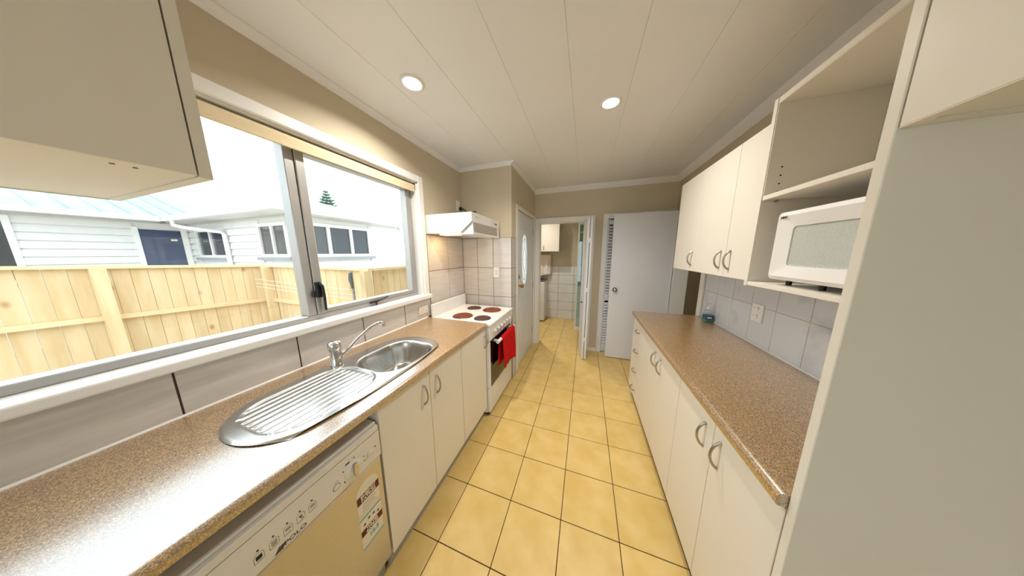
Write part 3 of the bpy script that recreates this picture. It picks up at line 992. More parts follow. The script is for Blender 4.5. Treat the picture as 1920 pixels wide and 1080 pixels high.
text('print', 'RATING', 0.014, (S2, cy, 0.3795), (0, 1, 0), (0, 0, 1), M_PAPER, stk, bold=0.0005)
text('print', '12.5', 0.024, (S2, cy + 0.004, 0.348), (0, 1, 0), (0, 0, 1), M_CYAN, stk, bold=0.0008)
for k in range(4):
    yy, z = cy - 0.028 + k * 0.019, 0.419 + 0.010 * math.sin(k * 1.2)
    pts = []
    for q in range(10):
        r = 0.007 if q % 2 == 0 else 0.003
        a = math.pi / 2 + math.pi * q / 5
        pts.append((yy + r * math.cos(a), z + r * math.sin(a)))
    mk('star_print', B().prism(pts, 'x', S1 - 0.0002, S1 + 0.0005), M_INK, stk)
for k in range(5):
    mk('print_line', bx(S1 - 0.0002, S1 + 0.0004, cy - 0.03 + 0.004 * (k % 2), cy + 0.03 - 0.006 * (k % 3), 0.480 + k * 0.008, 0.4812 + k * 0.008), M_GREYK, stk)

# ------------------------------------------------------------------ stove
sv = empty('stove', (-0.70, 1.17, 0), 'white freestanding electric stove with four rusty hotplates', 'stove')
TY0, TY1, TX, TZ = 0.872, 1.472, -0.395, 0.892
mk('side_body', B().box(-0.985, TX - 0.03, TY0 + 0.004, TY1 - 0.004, 0.035, TZ - 0.028), M_ENAMEL, sv)
mk('cooktop', bx(-0.985, TX + 0.018, TY0, TY1, TZ - 0.028, TZ, bev=0.007, seg=3), M_ENAMEL, sv)
mk('splash_plate', bx(-0.998, -0.980, TY0 + 0.012, TY1 + 0.01, TZ - 0.02, TZ + 0.125, bev=0.006, seg=3), M_ENAMEL, sv)
mk('control_panel', B().prism([(TX - 0.03, 0.735), (TX + 0.002, 0.735), (TX + 0.012, TZ - 0.029), (TX - 0.03, TZ - 0.029)], 'y', TY0 + 0.002, TY1 - 0.002), M_ENAMEL, sv)
for k in range(6):
    yy = TY0 + 0.11 + k * 0.078
    kx = TX + 0.0065
    kk = mk('control_knob', B().lathe([(0.020, kx - 0.002), (0.020, kx + 0.006), (0.014, kx + 0.012), (0.012, kx + 0.024), (0.002, kx + 0.025)], yy, 0.800, axis='x', n=20), M_ENAMEL, sv)
    mk('pointer', bx(kx + 0.02, kx + 0.027, yy - 0.002, yy + 0.002, 0.788, 0.812), M_GREYK, kk)
od = mk('oven_door', B().box(TX - 0.03, TX, TY0 + 0.004, TY0 + 0.030, 0.285, 0.722, 0.003).box(TX - 0.03, TX, TY1 - 0.030, TY1 - 0.004, 0.285, 0.722, 0.003)
        .box(TX - 0.03, TX - 0.008, TY0 + 0.03, TY1 - 0.03, 0.285, 0.722), M_ENAMEL, sv)
mk('oven_glass', bx(TX - 0.0075, TX - 0.001, TY0 + 0.031, TY1 - 0.031, 0.288, 0.720), M_OVGLASS, od)
hd = B().cyl((TX + 0.045, TY0 + 0.085, 0.702), (TX + 0.045, TY1 - 0.05, 0.702), 0.0155, n=18)
hd.box(TX - 0.001, TX + 0.04, TY0 + 0.11, TY0 + 0.13, 0.694, 0.710).box(TX - 0.001, TX + 0.04, TY1 - 0.10, TY1 - 0.08, 0.694, 0.710)
mk('door_handle', hd, M_ENAMEL, od)
mk('lower_drawer', bx(TX - 0.03, TX - 0.002, TY0 + 0.002, TY1 - 0.002, 0.045, 0.278, bev=0.004), M_ENAMEL, sv)
for (xx, yy) in ((-0.44, TY0 + 0.04), (-0.44, TY1 - 0.04), (-0.93, TY0 + 0.04), (-0.93, TY1 - 0.04)):
    mk('foot', B().cyl((xx, yy, 0), (xx, yy, 0.036), 0.018, n=12), M_RUBBER, sv)
for (xx, yy, r, m_) in ((-0.735, 1.015, 0.092, M_RUST), (-0.775, 1.315, 0.072, M_IRON), (-0.555, 1.30, 0.092, M_RUST), (-0.520, 1.005, 0.074, M_IRON)):
    hp = mk('hotplate', B().lathe([(r, TZ + 0.0005), (r, TZ + 0.008), (r - 0.006, TZ + 0.011), (0.024, TZ + 0.011), (0.020, TZ + 0.009), (0.002, TZ + 0.009)], xx, yy, n=36), m_, sv)
    mk('trim_ring', B().lathe([(r + 0.006, TZ), (r + 0.006, TZ + 0.003), (r + 0.0005, TZ + 0.003), (r + 0.0005, TZ)], xx, yy, n=36), M_STEEL, hp)

# red towel over oven handle
HX, HZ_ = TX + 0.045, 0.702


def towel_fn(yc0, yc1, zback, zfront, ph, amp):
    R_ = 0.0185

    def fn(u, v):
        # u: 0 back bottom .. 1 front bottom ; v: along the handle
        y = yc0 + (yc1 - yc0) * v
        if u < 0.40:
            t = u / 0.40
            z = zback + (HZ_ - zback) * t
            x = HX - R_
            d = HZ_ - z
            s = -1
        elif u < 0.5:
            a = math.pi * (u - 0.40) / 0.10
            z = HZ_ + R_ * math.sin(a)
            x = HX - R_ * math.cos(a)
            d = 0
            s = 1
        else:
            t = (u - 0.5) / 0.5
            zf = zfront + 0.045 * v * (1 - v) * 2 - 0.05 * v
            z = HZ_ - (HZ_ - zf) * t
            x = HX + R_
            d = HZ_ - z
            s = 1
        k = min(1, d / 0.2)
        if s > 0:
            x += amp * k * (0.9 + math.sin(v * 9 + ph) + 0.4 * math.sin(v * 21 + ph * 2))
            y += 0.03 * k * (v - 0.3) + 0.012 * k * math.sin(u * 7 + v * 5)
        else:
            x += 0.004 * k * math.sin(v * 8 + ph)
            y -= 0.03 * k * (1 - v)
        return (x, y, z)
    return fn


tw = B().grid(towel_fn(1.035, 1.385, 0.44, 0.415, 0.6, 0.011), 60, 48)
two = mk('red_towel', tw, M_RED, label='red cloth towel hung over the oven door handle', cat='towel')
md = two.modifiers.new('thick', 'SOLIDIFY')
md.thickness = 0.004
md.offset = 0

# ------------------------------------------------------------------ range hood
rh = empty('range_hood', (-0.79, 1.22, 1.66), 'white slide-out range hood on the wall above the stove', 'range hood')
HX0, HX1, HYA, HYB, HB, HT = LW + 0.001, -0.552, 0.921, 1.521, 1.668, 1.832
prof = [(HX0, HB), (-0.665, HB), (HX1, 1.757), (HX1, HT), (HX0, HT)]
mk('side_panel', B().prism(prof, 'y', HYA, HYA + 0.012), M_ENAMEL, rh)
mk('side_panel', B().prism(prof, 'y', HYB - 0.012, HYB), M_ENAMEL, rh)
mk('top_panel', bx(HX0, HX1, HYA + 0.012, HYB - 0.012, HT - 0.012, HT), M_ENAMEL, rh)
fp = mk('front_fascia', bx(HX1 - 0.012, HX1 + 0.001, HYA, HYB, 1.757, HT + 0.0005), M_ENAMEL, rh)
mk('switch', bx(HX1 + 0.001, HX1 + 0.006, HYB - 0.115, HYB - 0.07, 1.782, 1.794), M_GREYK, fp)
mk('switch', B().cyl((HX1 + 0.001, HYB - 0.14, 1.79), (HX1 + 0.005, HYB - 0.14, 1.79), 0.006, n=10), M_GREYK, fp)
mk('brand_print', bx(HX1 + 0.001, HX1 + 0.0016, HYA + 0.06, HYA + 0.12, 1.797, 1.801), M_GREYK, fp)
und = mk('underside', B().box(HX0, -0.665, HYA + 0.012, HYB - 0.012, HB + 0.004, HB + 0.010), M_ENAMEL, rh)
gm = mat('perforated_grille', (214, 208, 198), 0.45)
gn = gm.node_tree
gp = gn.nodes['Principled BSDF']
vg = gn.nodes.new('ShaderNodeTexVoronoi')
vg.feature = 'F1'
vg.inputs['Scale'].default_value = 75
vg.inputs['Randomness'].default_value = 0.0
rg_ = gn.nodes.new('ShaderNodeValToRGB')
rg_.color_ramp.elements[0].position = 0.38
rg_.color_ramp.elements[0].color = lin((104, 92, 84))
rg_.color_ramp.elements[1].position = 0.46
rg_.color_ramp.elements[1].color = lin((222, 217, 208))
gg = gn.nodes.new('ShaderNodeNewGeometry')
gmp = gn.nodes.new('ShaderNodeMapping')
gmp.inputs['Rotation'].default_value = (math.radians(45), 0, 0)
gmp.inputs['Scale'].default_value = (0.0, 1, 1)
gn.links.new(gg.outputs['Position'], gmp.inputs['Vector'])
gn.links.new(gmp.outputs['Vector'], vg.inputs['Vector'])
gn.links.new(vg.outputs['Distance'], rg_.inputs['Fac'])
gn.links.new(rg_.outputs['Color'], gp.inputs['Base Color'])
vis = mk('visor', B().prism([(-0.575, 1.655), (-0.548, 1.652), (HX1 + 0.0, 1.7565), (-0.575, 1.7565)], 'y', HYA + 0.030, HYB - 0.022), M_ENAMEL, rh)
mk('grille', B().add([(-0.5465, HYA + 0.026, 1.672), (-0.5465, HYB - 0.075, 1.672), (-0.5495, HYB - 0.075, 1.750), (-0.5495, HYA + 0.026, 1.750),
                      (-0.5445, HYA + 0.026, 1.672), (-0.5445, HYB - 0.075, 1.672), (-0.5475, HYB - 0.075, 1.750), (-0.5475, HYA + 0.026, 1.750)],
                     [(0, 1, 2, 3), (4, 7, 6, 5), (0, 4, 5, 1), (1, 5, 6, 2), (2, 6, 7, 3), (3, 7, 4, 0)]), gm, vis)
for yy in (HYA + 0.016, HYB - 0.022):
    mk('visor_cheek', B().prism([(-0.668, 1.6675), (-0.640, 1.652), (-0.5485, 1.652), (HX1 - 0.0005, 1.7565)], 'y', yy + 0.002, yy + 0.013), M_ENAMEL, vis)
mk('visor_base', B().box(-0.70, -0.575, HYA + 0.016, HYB - 0.004, 1.652, 1.660), M_ENAMEL, vis)
mk('lamp_lens', bx(-0.93, -0.72, HYA + 0.07, HYA + 0.16, HB - 0.010, HB + 0.003, bev=0.003), M_HLENS, und)
hl = bpy.data.lights.new('hood_lamp', 'AREA')
hl.shape = 'RECTANGLE'
hl.size = 0.2
hl.size_y = 0.08
hl.energy = HOOD_W
hl.color = (1.0, 0.66, 0.34)
hlo = bpy.data.objects.new('hood_lamp', hl)
put(hlo, und, (-0.825, HYA + 0.115, HB - 0.012))
# hood power cord and plug
cd_ = B().tube([(-0.985, 1.486, 1.985), (-0.955, 1.475, 1.975), (-0.91, 1.455, 1.945), (-0.86, 1.43, 1.922), (-0.81, 1.41, 1.928), (-0.76, 1.38, 1.926), (-0.735, 1.34, 1.90), (-0.76, 1.29, 1.868), (-0.83, 1.29, 1.875),
                (-0.88, 1.33, 1.905), (-0.90, 1.39, 1.914), (-0.85, 1.43, 1.908), (-0.78, 1.40, 1.904), (-0.74, 1.35, 1.88), (-0.72, 1.28, 1.845), (-0.70, 1.2, 1.838)], 0.0062, 8)
cdo = mk('power_cord', cd_, M_BLACK, rh)
mk('plug', B().lathe([(0.017, LW + 0.0105), (0.020, LW + 0.016), (0.020, LW + 0.034), (0.009, LW + 0.046)], 1.484, 1.986, axis='x', n=16), M_BLACK, cdo)


# ------------------------------------------------------------------ sockets and switches
def plate(name, label, cat, axis, face, sgn, u, z, wu, hz, details, m=M_TRIM):
    t = empty(name, (face, u, z - hz / 2) if axis == 'x' else (u, face, z - hz / 2), label, cat)
    def bb(u0, u1, z0, z1, a, c):
        lo, hi = sorted((face + sgn * a, face + sgn * c))
        return (lo, hi, u0, u1, z0, z1) if axis == 'x' else (u0, u1, lo, hi, z0, z1)
    mk('face_plate', bx(*bb(u - wu / 2, u + wu / 2, z - hz / 2, z + hz / 2, 0.0005, 0.010), bev=0.002), m, t)
    for (nm, du, dz, w_, h_, mm) in details:
        mk(nm, bx(*bb(u + du - w_ / 2, u + du + w_ / 2, z + dz - h_ / 2, z + dz + h_ / 2, 0.010, 0.0125 if nm == 'rocker' else 0.0106)), mm, t)
    return t


def pins(du, dz):
    return [('pin_slot', du - 0.006, dz + 0.005, 0.003, 0.008, M_BLACK), ('pin_slot', du + 0.006, dz + 0.005, 0.003, 0.008, M_BLACK), ('pin_slot', du, dz - 0.008, 0.003, 0.008, M_BLACK)]


M_PL = mat('beige_plate_plastic', (222, 214, 200), 0.35)
plate('isolator_switch', 'beige isolator switch on the splashback tile beside the stove', 'switch', 'x', LW + 0.007, 1, 0.806, 0.985, 0.115, 0.072, [('rocker', 0.03, 0.0, 0.012, 0.018, M_TRIM), ('indicator', 0.03, -0.016, 0.004, 0.003, M_MAROON)], M_PL)
plate('wall_socket', 'white wall socket above the range hood with a black plug', 'socket', 'x', LW, 1, 1.466, 2.012, 0.072, 0.115, [('rocker', 0.0, 0.03, 0.012, 0.016, M_TRIM)])
plate('wall_switch', 'white switch on the pale tiled wall above the stove', 'switch', 'y', EW - 0.007, -1, -0.590, 1.275, 0.072, 0.115, [('rocker', 0.0, 0.012, 0.014, 0.02, M_PL), ('rocker', 0.0, -0.018, 0.014, 0.02, M_PL)])
plate('wall_socket', 'white double socket on the marbled splashback tiles', 'socket', 'x', RW - 0.007, -1, 1.037, 1.108, 0.090, 0.115, pins(-0.008, 0.03) + pins(-0.008, -0.02) + [('rocker', 0.028, 0.03, 0.01, 0.016, M_TRIM), ('rocker', 0.028, -0.02, 0.01, 0.016, M_TRIM)])

# ------------------------------------------------------------------ wall cabinets
XU = 1.100
uc = empty('wall_cabinet', (1.27, 1.08, 1.35), 'cream three-door wall cabinet hung over the bench beside the microwave shelf', 'cabinet')
mk('carcass', bx(XU + 0.018, RW - 0.008, 0.622, 1.545, 1.357, 2.045), M_CAB, uc)
ud = [0.6215, 0.813, 1.170, 1.545]
for (a, b_), hy in zip(zip(ud, ud[1:]), (0.769, 0.857, 1.211)):
    d = mk('door', bx(XU, XU + 0.0175, a + 0.0015, b_ - 0.0015, 1.356, 2.045, bev=0.0012), M_CAB, uc)
    mk('handle', bow_handle(B(), XU, hy, 1.449, 0.050, 0.026, True, -1), M_NICK, d)
# microwave shelf unit
su = empty('shelf_unit', (1.27, 0.27, 1.336), 'open cream shelf unit with an empty top compartment holding the microwave', 'shelf unit')
SB = RW - 0.0078
mk('side_panel', bx(XU - 0.006, SB, 0.601, 0.620, 1.334, 2.128), M_CAB, su)
mk('shelf', bx(XU - 0.004, SB - 0.011, -0.083, 0.6005, 1.337, 1.355, bev=0.001), M_CAB, su)
mk('shelf', bx(XU - 0.004, SB - 0.011, -0.083, 0.5975, 1.718, 1.737, bev=0.001), M_CAB, su)
mk('top_panel', bx(XU - 0.004, SB, -0.083, 0.6005, 2.107, 2.128, bev=0.001), M_CAB, su)
mk('back_panel', bx(SB - 0.0105, SB, -0.083, 0.6005, 1.3555, 1.7175), M_CAB, su)
mk('back_lining', bx(SB - 0.0105, SB, -0.083, 0.6005, 1.7375, 2.1065), M_CAB, su)
mk('side_lining', bx(XU - 0.003, SB - 0.011, 0.5975, 0.6005, 1.7375, 2.1035), M_CAB, su)
mk('top_lining', bx(XU - 0.003, SB - 0.011, -0.083, 0.6005, 2.1038, 2.1066), M_CAB, su)
for z in (1.751, 1.785, 1.819, 1.853):
    mk('peg_hole', B().cyl((XU + 0.042, 0.5968, z), (XU + 0.042, 0.5977, z), 0.0035, n=10), M_BLACK, su)
mk('shelf_pin', B().cyl((XU + 0.042, 0.6008, 1.712), (XU + 0.042, 0.587, 1.712), 0.0045, n=10), M_NICK, su)

# tall panel
mk('tall_panel', bx(0.865, RW - 0.001, -0.105, -0.084, 0, CZ - 0.06, bev=0.0015), M_CAB,
   label='tall white panel between the bench and the fridge space', cat='panel')
# over-fridge cabinet
of = empty('overhead_cabinet', (1.14, -0.55, 1.705), 'cream overhead cabinet above the fridge space beside the tall panel', 'cabinet')
mk('carcass', B().box(0.884, RW - 0.001, -0.124, -0.106, 1.706, CZ - 0.065).box(0.884, RW - 0.001, -1.0, -0.982, 1.706, CZ - 0.065), M_CAB, of)
mk('bottom_panel', bx(0.884, RW - 0.001, -0.9815, -0.1245, 1.707, 1.724), M_CAB, of)
mk('edge_strip', bx(0.884, RW - 0.001, -0.124, -0.106, 1.7045, 1.7058), M_CAB, of)
mk('edge_strip', bx(0.866, 0.8835, -1.0, -0.1075, 1.7025, 1.7038), M_CAB, of)
for (a, b_) in ((-1.0, -0.556), (-0.552, -0.1075)):
    mk('door', bx(0.866, 0.8835, a, b_, 1.704, CZ - 0.065, bev=0.0012), M_CAB, of)

# overhead cabinet in front of the window
lo = empty('overhead_cabinet', (-0.72, -0.8, 1.654), 'cream overhead cabinet hanging in front of the kitchen window', 'cabinet')
mk('bottom_panel', bx(-1.0, -0.447, -1.25, -0.4685, 1.6565, 1.672), M_CAB, lo)
mk('end_panel', bx(-1.0, -0.429, -0.468, -0.450, 1.654, 2.36), M_CAB, lo)
mk('end_panel', bx(-1.0, -0.429, -1.27, -1.252, 1.654, 2.36), M_CAB, lo)
mk('back_panel', bx(-1.005, -1.0005, -1.27, -0.450, 1.654, 2.36), M_CAB, lo)
mk('top_panel', bx(-1.0, -0.447, -1.25, -0.4685, 2.344, 2.36), M_CAB, lo)
mk('door', bx(-0.4465, -0.4295, -0.858, -0.4705, 1.656, 2.36, bev=0.001), M_CAB, lo)
mk('door', bx(-0.4465, -0.4295, -1.25, -0.861, 1.656, 2.36, bev=0.001), M_CAB, lo)
for yy in (-0.530, -0.552):
    mk('screw_hole', B().cyl((-0.47, yy, 1.6555), (-0.47, yy, 1.6567), 0.003, n=10), M_BLACK, lo)

# ------------------------------------------------------------------ microwave
mw = empty('microwave', (1.29, 0.36, 1.36), 'white microwave oven with mesh door window on the open shelf', 'microwave')
MX, MYA, MYB, MZ0, MZ1 = 1.110, 0.046, 0.524, 1.379, 1.649
mk('body', bx(MX + 0.04, RW - 0.03, MYA + 0.004, MYB - 0.004, MZ0 + 0.003, MZ1 - 0.003, bev=0.006), M_MW, mw)


def rrect(y0, y1, z0, z1, r, n=6, bulge=0.0):
    pts = []
    for (cy_, cz_, a0) in ((y1 - r, z1 - r, 0), (y0 + r, z1 - r, 90), (y0 + r, z0 + r, 180), (y1 - r, z0 + r, 270)):
        for i in range(n + 1):
            a = math.radians(a0 + 90 * i / n)
            y, z = cy_ + r * math.cos(a), cz_ + r * math.sin(a)
            pts.append((y, z))
    out = []
    for y, z in pts:
        t = (y - y0) / (y1 - y0) * 2 - 1
        s = 1 if z > (z0 + z1) / 2 else -0.35
        out.append((y, z + s * bulge * (1 - t * t)))
    return out


dy0 = 0.106
outer = rrect(dy0, MYB, MZ0, MZ1, 0.018, 6)
mid = rrect(dy0 + 0.012, MYB - 0.014, MZ0 + 0.014, MZ1 - 0.016, 0.018, 6)
inn = rrect(0.148, 0.453, 1.437, 1.588, 0.012, 6, 0.012)
loops = [(MX + 0.04, outer), (MX + 0.008, outer), (MX, mid), (MX + 0.012, inn), (MX + 0.018, inn)]
df = B()
vs = []
for xx, lp in loops:
    vs += [(xx, y, z) for y, z in lp]
n_ = len(outer)
fs = []
for i in range(len(loops) - 1):
    for k in range(n_):
        fs.append((i * n_ + k, i * n_ + (k + 1) % n_, (i + 1) * n_ + (k + 1) % n_, (i + 1) * n_ + k))
df.add(vs, fs)
mdo = mk('door', df, M_MW, mw)
mk('door_window', B().prism(inn, 'x', MX + 0.016, MX + 0.020), M_MWWIN, mdo)
vb = B()
for k in range(46):
    y = 0.160 + k * 0.0062
    vb.box(MX + 0.0150, MX + 0.0162, y, y + 0.003, 1.4385, 1.4415)
    t = (y - 0.148) / 0.305 * 2 - 1
    zt = 1.588 + 0.012 * (1 - t * t)
    vb.box(MX + 0.0150, MX + 0.0162, y, y + 0.003, zt - 0.0085, zt - 0.0045)
mk('mesh_dots', vb, M_MW, mdo, kind='stuff')
mk('control_panel', bx(MX + 0.006, MX + 0.04, MYA, dy0 - 0.001, MZ0, MZ1, bev=0.006), M_MW, mw)
mk('dial', B().lathe([(0.018, MX + 0.006), (0.016, MX - 0.008), (0.002, MX - 0.009)], 0.076, 1.50, axis='x', n=20), M_MW, mw)
text('brand_print', 'NEC', 0.0125, (MX - 0.0002, 0.484, 1.6275), (0, -1, 0), (0, 0, 1), M_INK, mw, bold=0.0003, squash=1.25)
for (xx, yy) in ((MX + 0.05, 0.48), (MX + 0.05, 0.345), (MX + 0.05, 0.10), (1.34, 0.48), (1.34, 0.10)):
    mk('foot', B().cyl((xx, yy, 1.3553), (xx, yy, 1.384), 0.008, 0.010, n=12), M_BLACK, mw)

# ------------------------------------------------------------------ soap bottle
so = empty('soap_bottle', (1.378, 1.50, 0.9), 'clear pump soap bottle with blue and green label on the bench corner', 'bottle')
bo = B()


def orr(hx, hy, z, n=28):
    return [(1.378 + hx * math.copysign(abs(math.cos(2 * math.pi * i / n)) ** 0.6, math.cos(2 * math.pi * i / n)),
             1.50 + hy * math.copysign(abs(math.sin(2 * math.pi * i / n)) ** 0.6, math.sin(2 * math.pi * i / n)), z) for i in range(n)]


def loft(b, rings):
    n = len(rings[0])
    vs = [p for r in rings for p in r]
    fs = [(i * n + k, i * n + (k + 1) % n, (i + 1) * n + (k + 1) % n, (i + 1) * n + k) for i in range(len(rings) - 1) for k in range(n)]
    b.add(vs, fs, True)
    b.add(rings[0], [tuple(reversed(range(n)))])
    b.add(rings[-1], [tuple(range(n))])
    return b


loft(bo, [orr(0.030, 0.026, 0.9005), orr(0.033, 0.029, 0.904), orr(0.033, 0.029, 0.985), orr(0.030, 0.026, 0.996), orr(0.018, 0.017, 1.008), orr(0.014, 0.014, 1.012), orr(0.014, 0.014, 1.020)])
mk('bottle_body', bo, M_CLEARP, so)
mk('liquid', loft(B(), [orr(0.028, 0.024, 0.902), orr(0.0305, 0.0265, 0.905), orr(0.0305, 0.0265, 0.975)]), glass('soap_liquid', (0.86, 0.92, 0.93), 0.04), so)
lb = B()
loft(lb, [orr(0.0336, 0.0296, 0.908), orr(0.0336, 0.0296, 0.962)])
lbo = mk('label_wrap', lb, M_LBLUE, so)
mk('label_band', loft(B(), [orr(0.0341, 0.0301, 0.911), orr(0.0341, 0.0301, 0.924)]), M_LGREEN, lbo)
mk('label_logo', bx(1.362, 1.392, 1.4685, 1.4693, 0.938, 0.950), M_PAPER, lbo)
mk('pump_collar', B().lathe([(0.0155, 1.014), (0.0155, 1.032), (0.008, 1.036), (0.006, 1.052)], 1.378, 1.50, n=20), M_TRIM, so)
mk('pump_head', B().cyl((1.378, 1.50, 1.050), (1.378, 1.50, 1.066), 0.010, n=16).tube([(1.378, 1.50, 1.060), (1.36, 1.492, 1.061), (1.345, 1.486, 1.054)], [0.006, 0.005, 0.004], 8), M_TRIM, so)


# ------------------------------------------------------------------ downlights
def downlight(x, y, label, group=None, power=1.0, suffix=''):
    t = empty('downlight', (x, y, CZ - 0.008), label, 'downlight', group)
    mk('trim_ring', B().lathe([(0.063, CZ), (0.063, CZ - 0.004), (0.056, CZ - 0.008), (0.048, CZ - 0.007), (0.047, CZ - 0.001)], x, y, n=36), M_TRIM, t)
    mk('lens', B().lathe([(0.0465, CZ - 0.001), (0.0465, CZ - 0.004), (0.002, CZ - 0.005)], x, y, n=32), M_LENS, t)
    l = bpy.data.lights.new('downlight_lamp' + suffix, 'AREA')
    l.shape = 'DISK'
    l.size = 0.085
    l.energy = LAMP_W * power
    l.color = LAMP_COL
    l.spread = math.radians(148)
    lo_ = bpy.data.objects.new('downlight_lamp' + suffix, l)
    put(lo_, t, (x, y, CZ - 0.010))


downlight(-0.590, 0.378, 'round lit downlight in the ceiling near the window wall')
downlight(0.463, 0.909, 'round lit downlight in the ceiling over the aisle floor')
downlight(-0.62, 3.15, 'round lit downlight in the laundry ceiling', None, 1.0, '_offscreen')

# ------------------------------------------------------------------ laundry
lc = empty('wall_cabinet', (-0.5, 3.97, 1.52), 'cream wall cabinet in the laundry above the hanging towel', 'cabinet')
mk('carcass', bx(-0.86, -0.165, 3.818, LB - 0.002, 1.525, 2.11), M_CAB, lc)
for (a, b_, hy) in ((-0.86, -0.515, -0.55), (-0.511, -0.165, -0.478)):
    d = mk('door', bx(a, b_, 3.80, 3.8175, 1.523, 2.112, bev=0.0012), M_CAB, lc)
    hbm = B()
    hbm.tube([(hy, 3.799 - 0.026 * (1 - t * t) ** 0.75, 1.60 + 0.045 * t) for t in [-1 + i / 6 for i in range(13)]], 0.005, 8)
    mk('handle', hbm, M_NICK, d)
tb = empty('laundry_tub', (-0.72, 3.95, 0), 'white laundry tub cabinet with dark basin against the laundry tiles', 'laundry tub')
mk('cabinet_body', bx(-1.04, -0.44, 3.772, LB - 0.009, 0.03, 0.885, bev=0.004), M_ENAMEL, tb)
mk('plinth', bx(-1.03, -0.46, 3.80, LB - 0.02, 0, 0.03), M_KICK, tb)
mk('door', bx(-0.755, -0.442, 3.755, 3.7715, 0.04, 0.63, bev=0.003), M_ENAMEL, tb)
mk('upper_panel', bx(-1.038, -0.442, 3.760, 3.7715, 0.637, 0.882, bev=0.003), M_ENAMEL, tb)
mk('door', bx(-1.038, -0.759, 3.755, 3.7715, 0.04, 0.63, bev=0.003), M_ENAMEL, tb)
mk('basin_rim', B().box(-1.04, -0.44, 3.765, 3.80, 0.886, 0.915, 0.004).box(-1.04, -0.44, 4.09, LB - 0.009, 0.886, 0.915, 0.004).box(-1.04, -1.0, 3.80, 4.09, 0.886, 0.915, 0.004).box(-0.48, -0.44, 3.80, 4.09, 0.886, 0.915, 0.004)
   .box(-1.0, -0.48, 3.80, 4.09, 0.886, 0.892), mat('dark_grey_basin', (84, 88, 92), 0.35), tb)
# laundry towel on rail
rl = empty('towel_rail', (-0.6, 4.09, 1.44), 'thin chrome rail below the laundry wall cabinet', 'rail')
mk('rod', B().cyl((-0.95, 4.06, 1.445), (-0.33, 4.06, 1.445), 0.006, n=12), M_CHROME, rl)
for xx in (-0.94, -0.34):
    mk('bracket', B().cyl((xx, 4.06, 1.445), (xx, LB - 0.008 if False else LB, 1.445), 0.005, n=10), M_CHROME, rl)


def ltow(u, v):
    x = -0.86 + 0.50 * v
    if u < 0.42:
        z = 1.03 + (1.445 - 1.03) * u / 0.42
        y = 4.069
    elif u < 0.5:
        a = math.pi * (u - 0.42) / 0.08
        z = 1.445 + 0.009 * math.sin(a)
        y = 4.06 + 0.009 * math.cos(a)
    else:
        t = (u - 0.5) / 0.5
        z = 1.445 - (0.46 + 0.03 * math.sin(v * 5)) * t
        y = 4.051
    k = min(1, (1.454 - z) / 0.2)
    if u > 0.5:
        y -= 0.016 * k * (1 + math.sin(v * 24) + 0.4 * math.sin(v * 50))
        x += 0.02 * k * math.sin(u * 5 + 1) * v
    return (x, y, z)


lt = mk('bath_towel', B().grid(ltow, 50, 60), M_TOWEL, label='pale striped towel hanging on the rail in the laundry', cat='towel')
md = lt.modifiers.new('thick', 'SOLIDIFY')
md.thickness = 0.005
md.offset = 0
# shower
sh = empty('shower_enclosure', (0.58, 3.78, 0), 'glass shower enclosure with pale frame and white tray in the laundry', 'shower')
mk('shower_tray', bx(0.212, 0.948, 3.415, LB - 0.009, 0.0, 0.085, bev=0.01, seg=2), M_ENAMEL, sh)
M_SFR = mat('pale_shower_frame', (226, 228, 226), 0.4)
for (xx, yy) in ((0.216, 3.43), (0.216, LB - 0.036), (0.923, 3.43)):
    mk('frame_post', bx(xx, xx + 0.024, yy, yy + 0.024, 0.0855, 2.02), M_SFR, sh)
mk('frame_rail', bx(0.218, 0.238, 3.455, LB - 0.037, 1.995, 2.02), M_SFR, sh)
mk('frame_rail', bx(0.241, 0.922, 3.432, 3.452, 1.995, 2.02), M_SFR, sh)
mk('glass_panel', bx(0.225, 0.231, 3.455, LB - 0.037, 0.0855, 1.994), M_SHGL, sh)
mk('glass_panel', bx(0.241, 0.922, 3.439, 3.445, 0.0855, 1.994), M_SHGL, sh)

# ------------------------------------------------------------------ outdoors
GZ = -0.5
mk('ground', bx(-60, -1.18, -40, 60, GZ - 0.2, GZ), M_GRASS, kind=ST)

FX, FY, PXX = -4.3, 1.134, -2.12


def ftop(x, y):
    if abs(x - FX) < 0.2 and y <= FY:
        return 1.333 + (FY - y) * 0.042
    return 1.333 - (x - FX) / (PXX - FX) * 0.017


pal_cache = {}


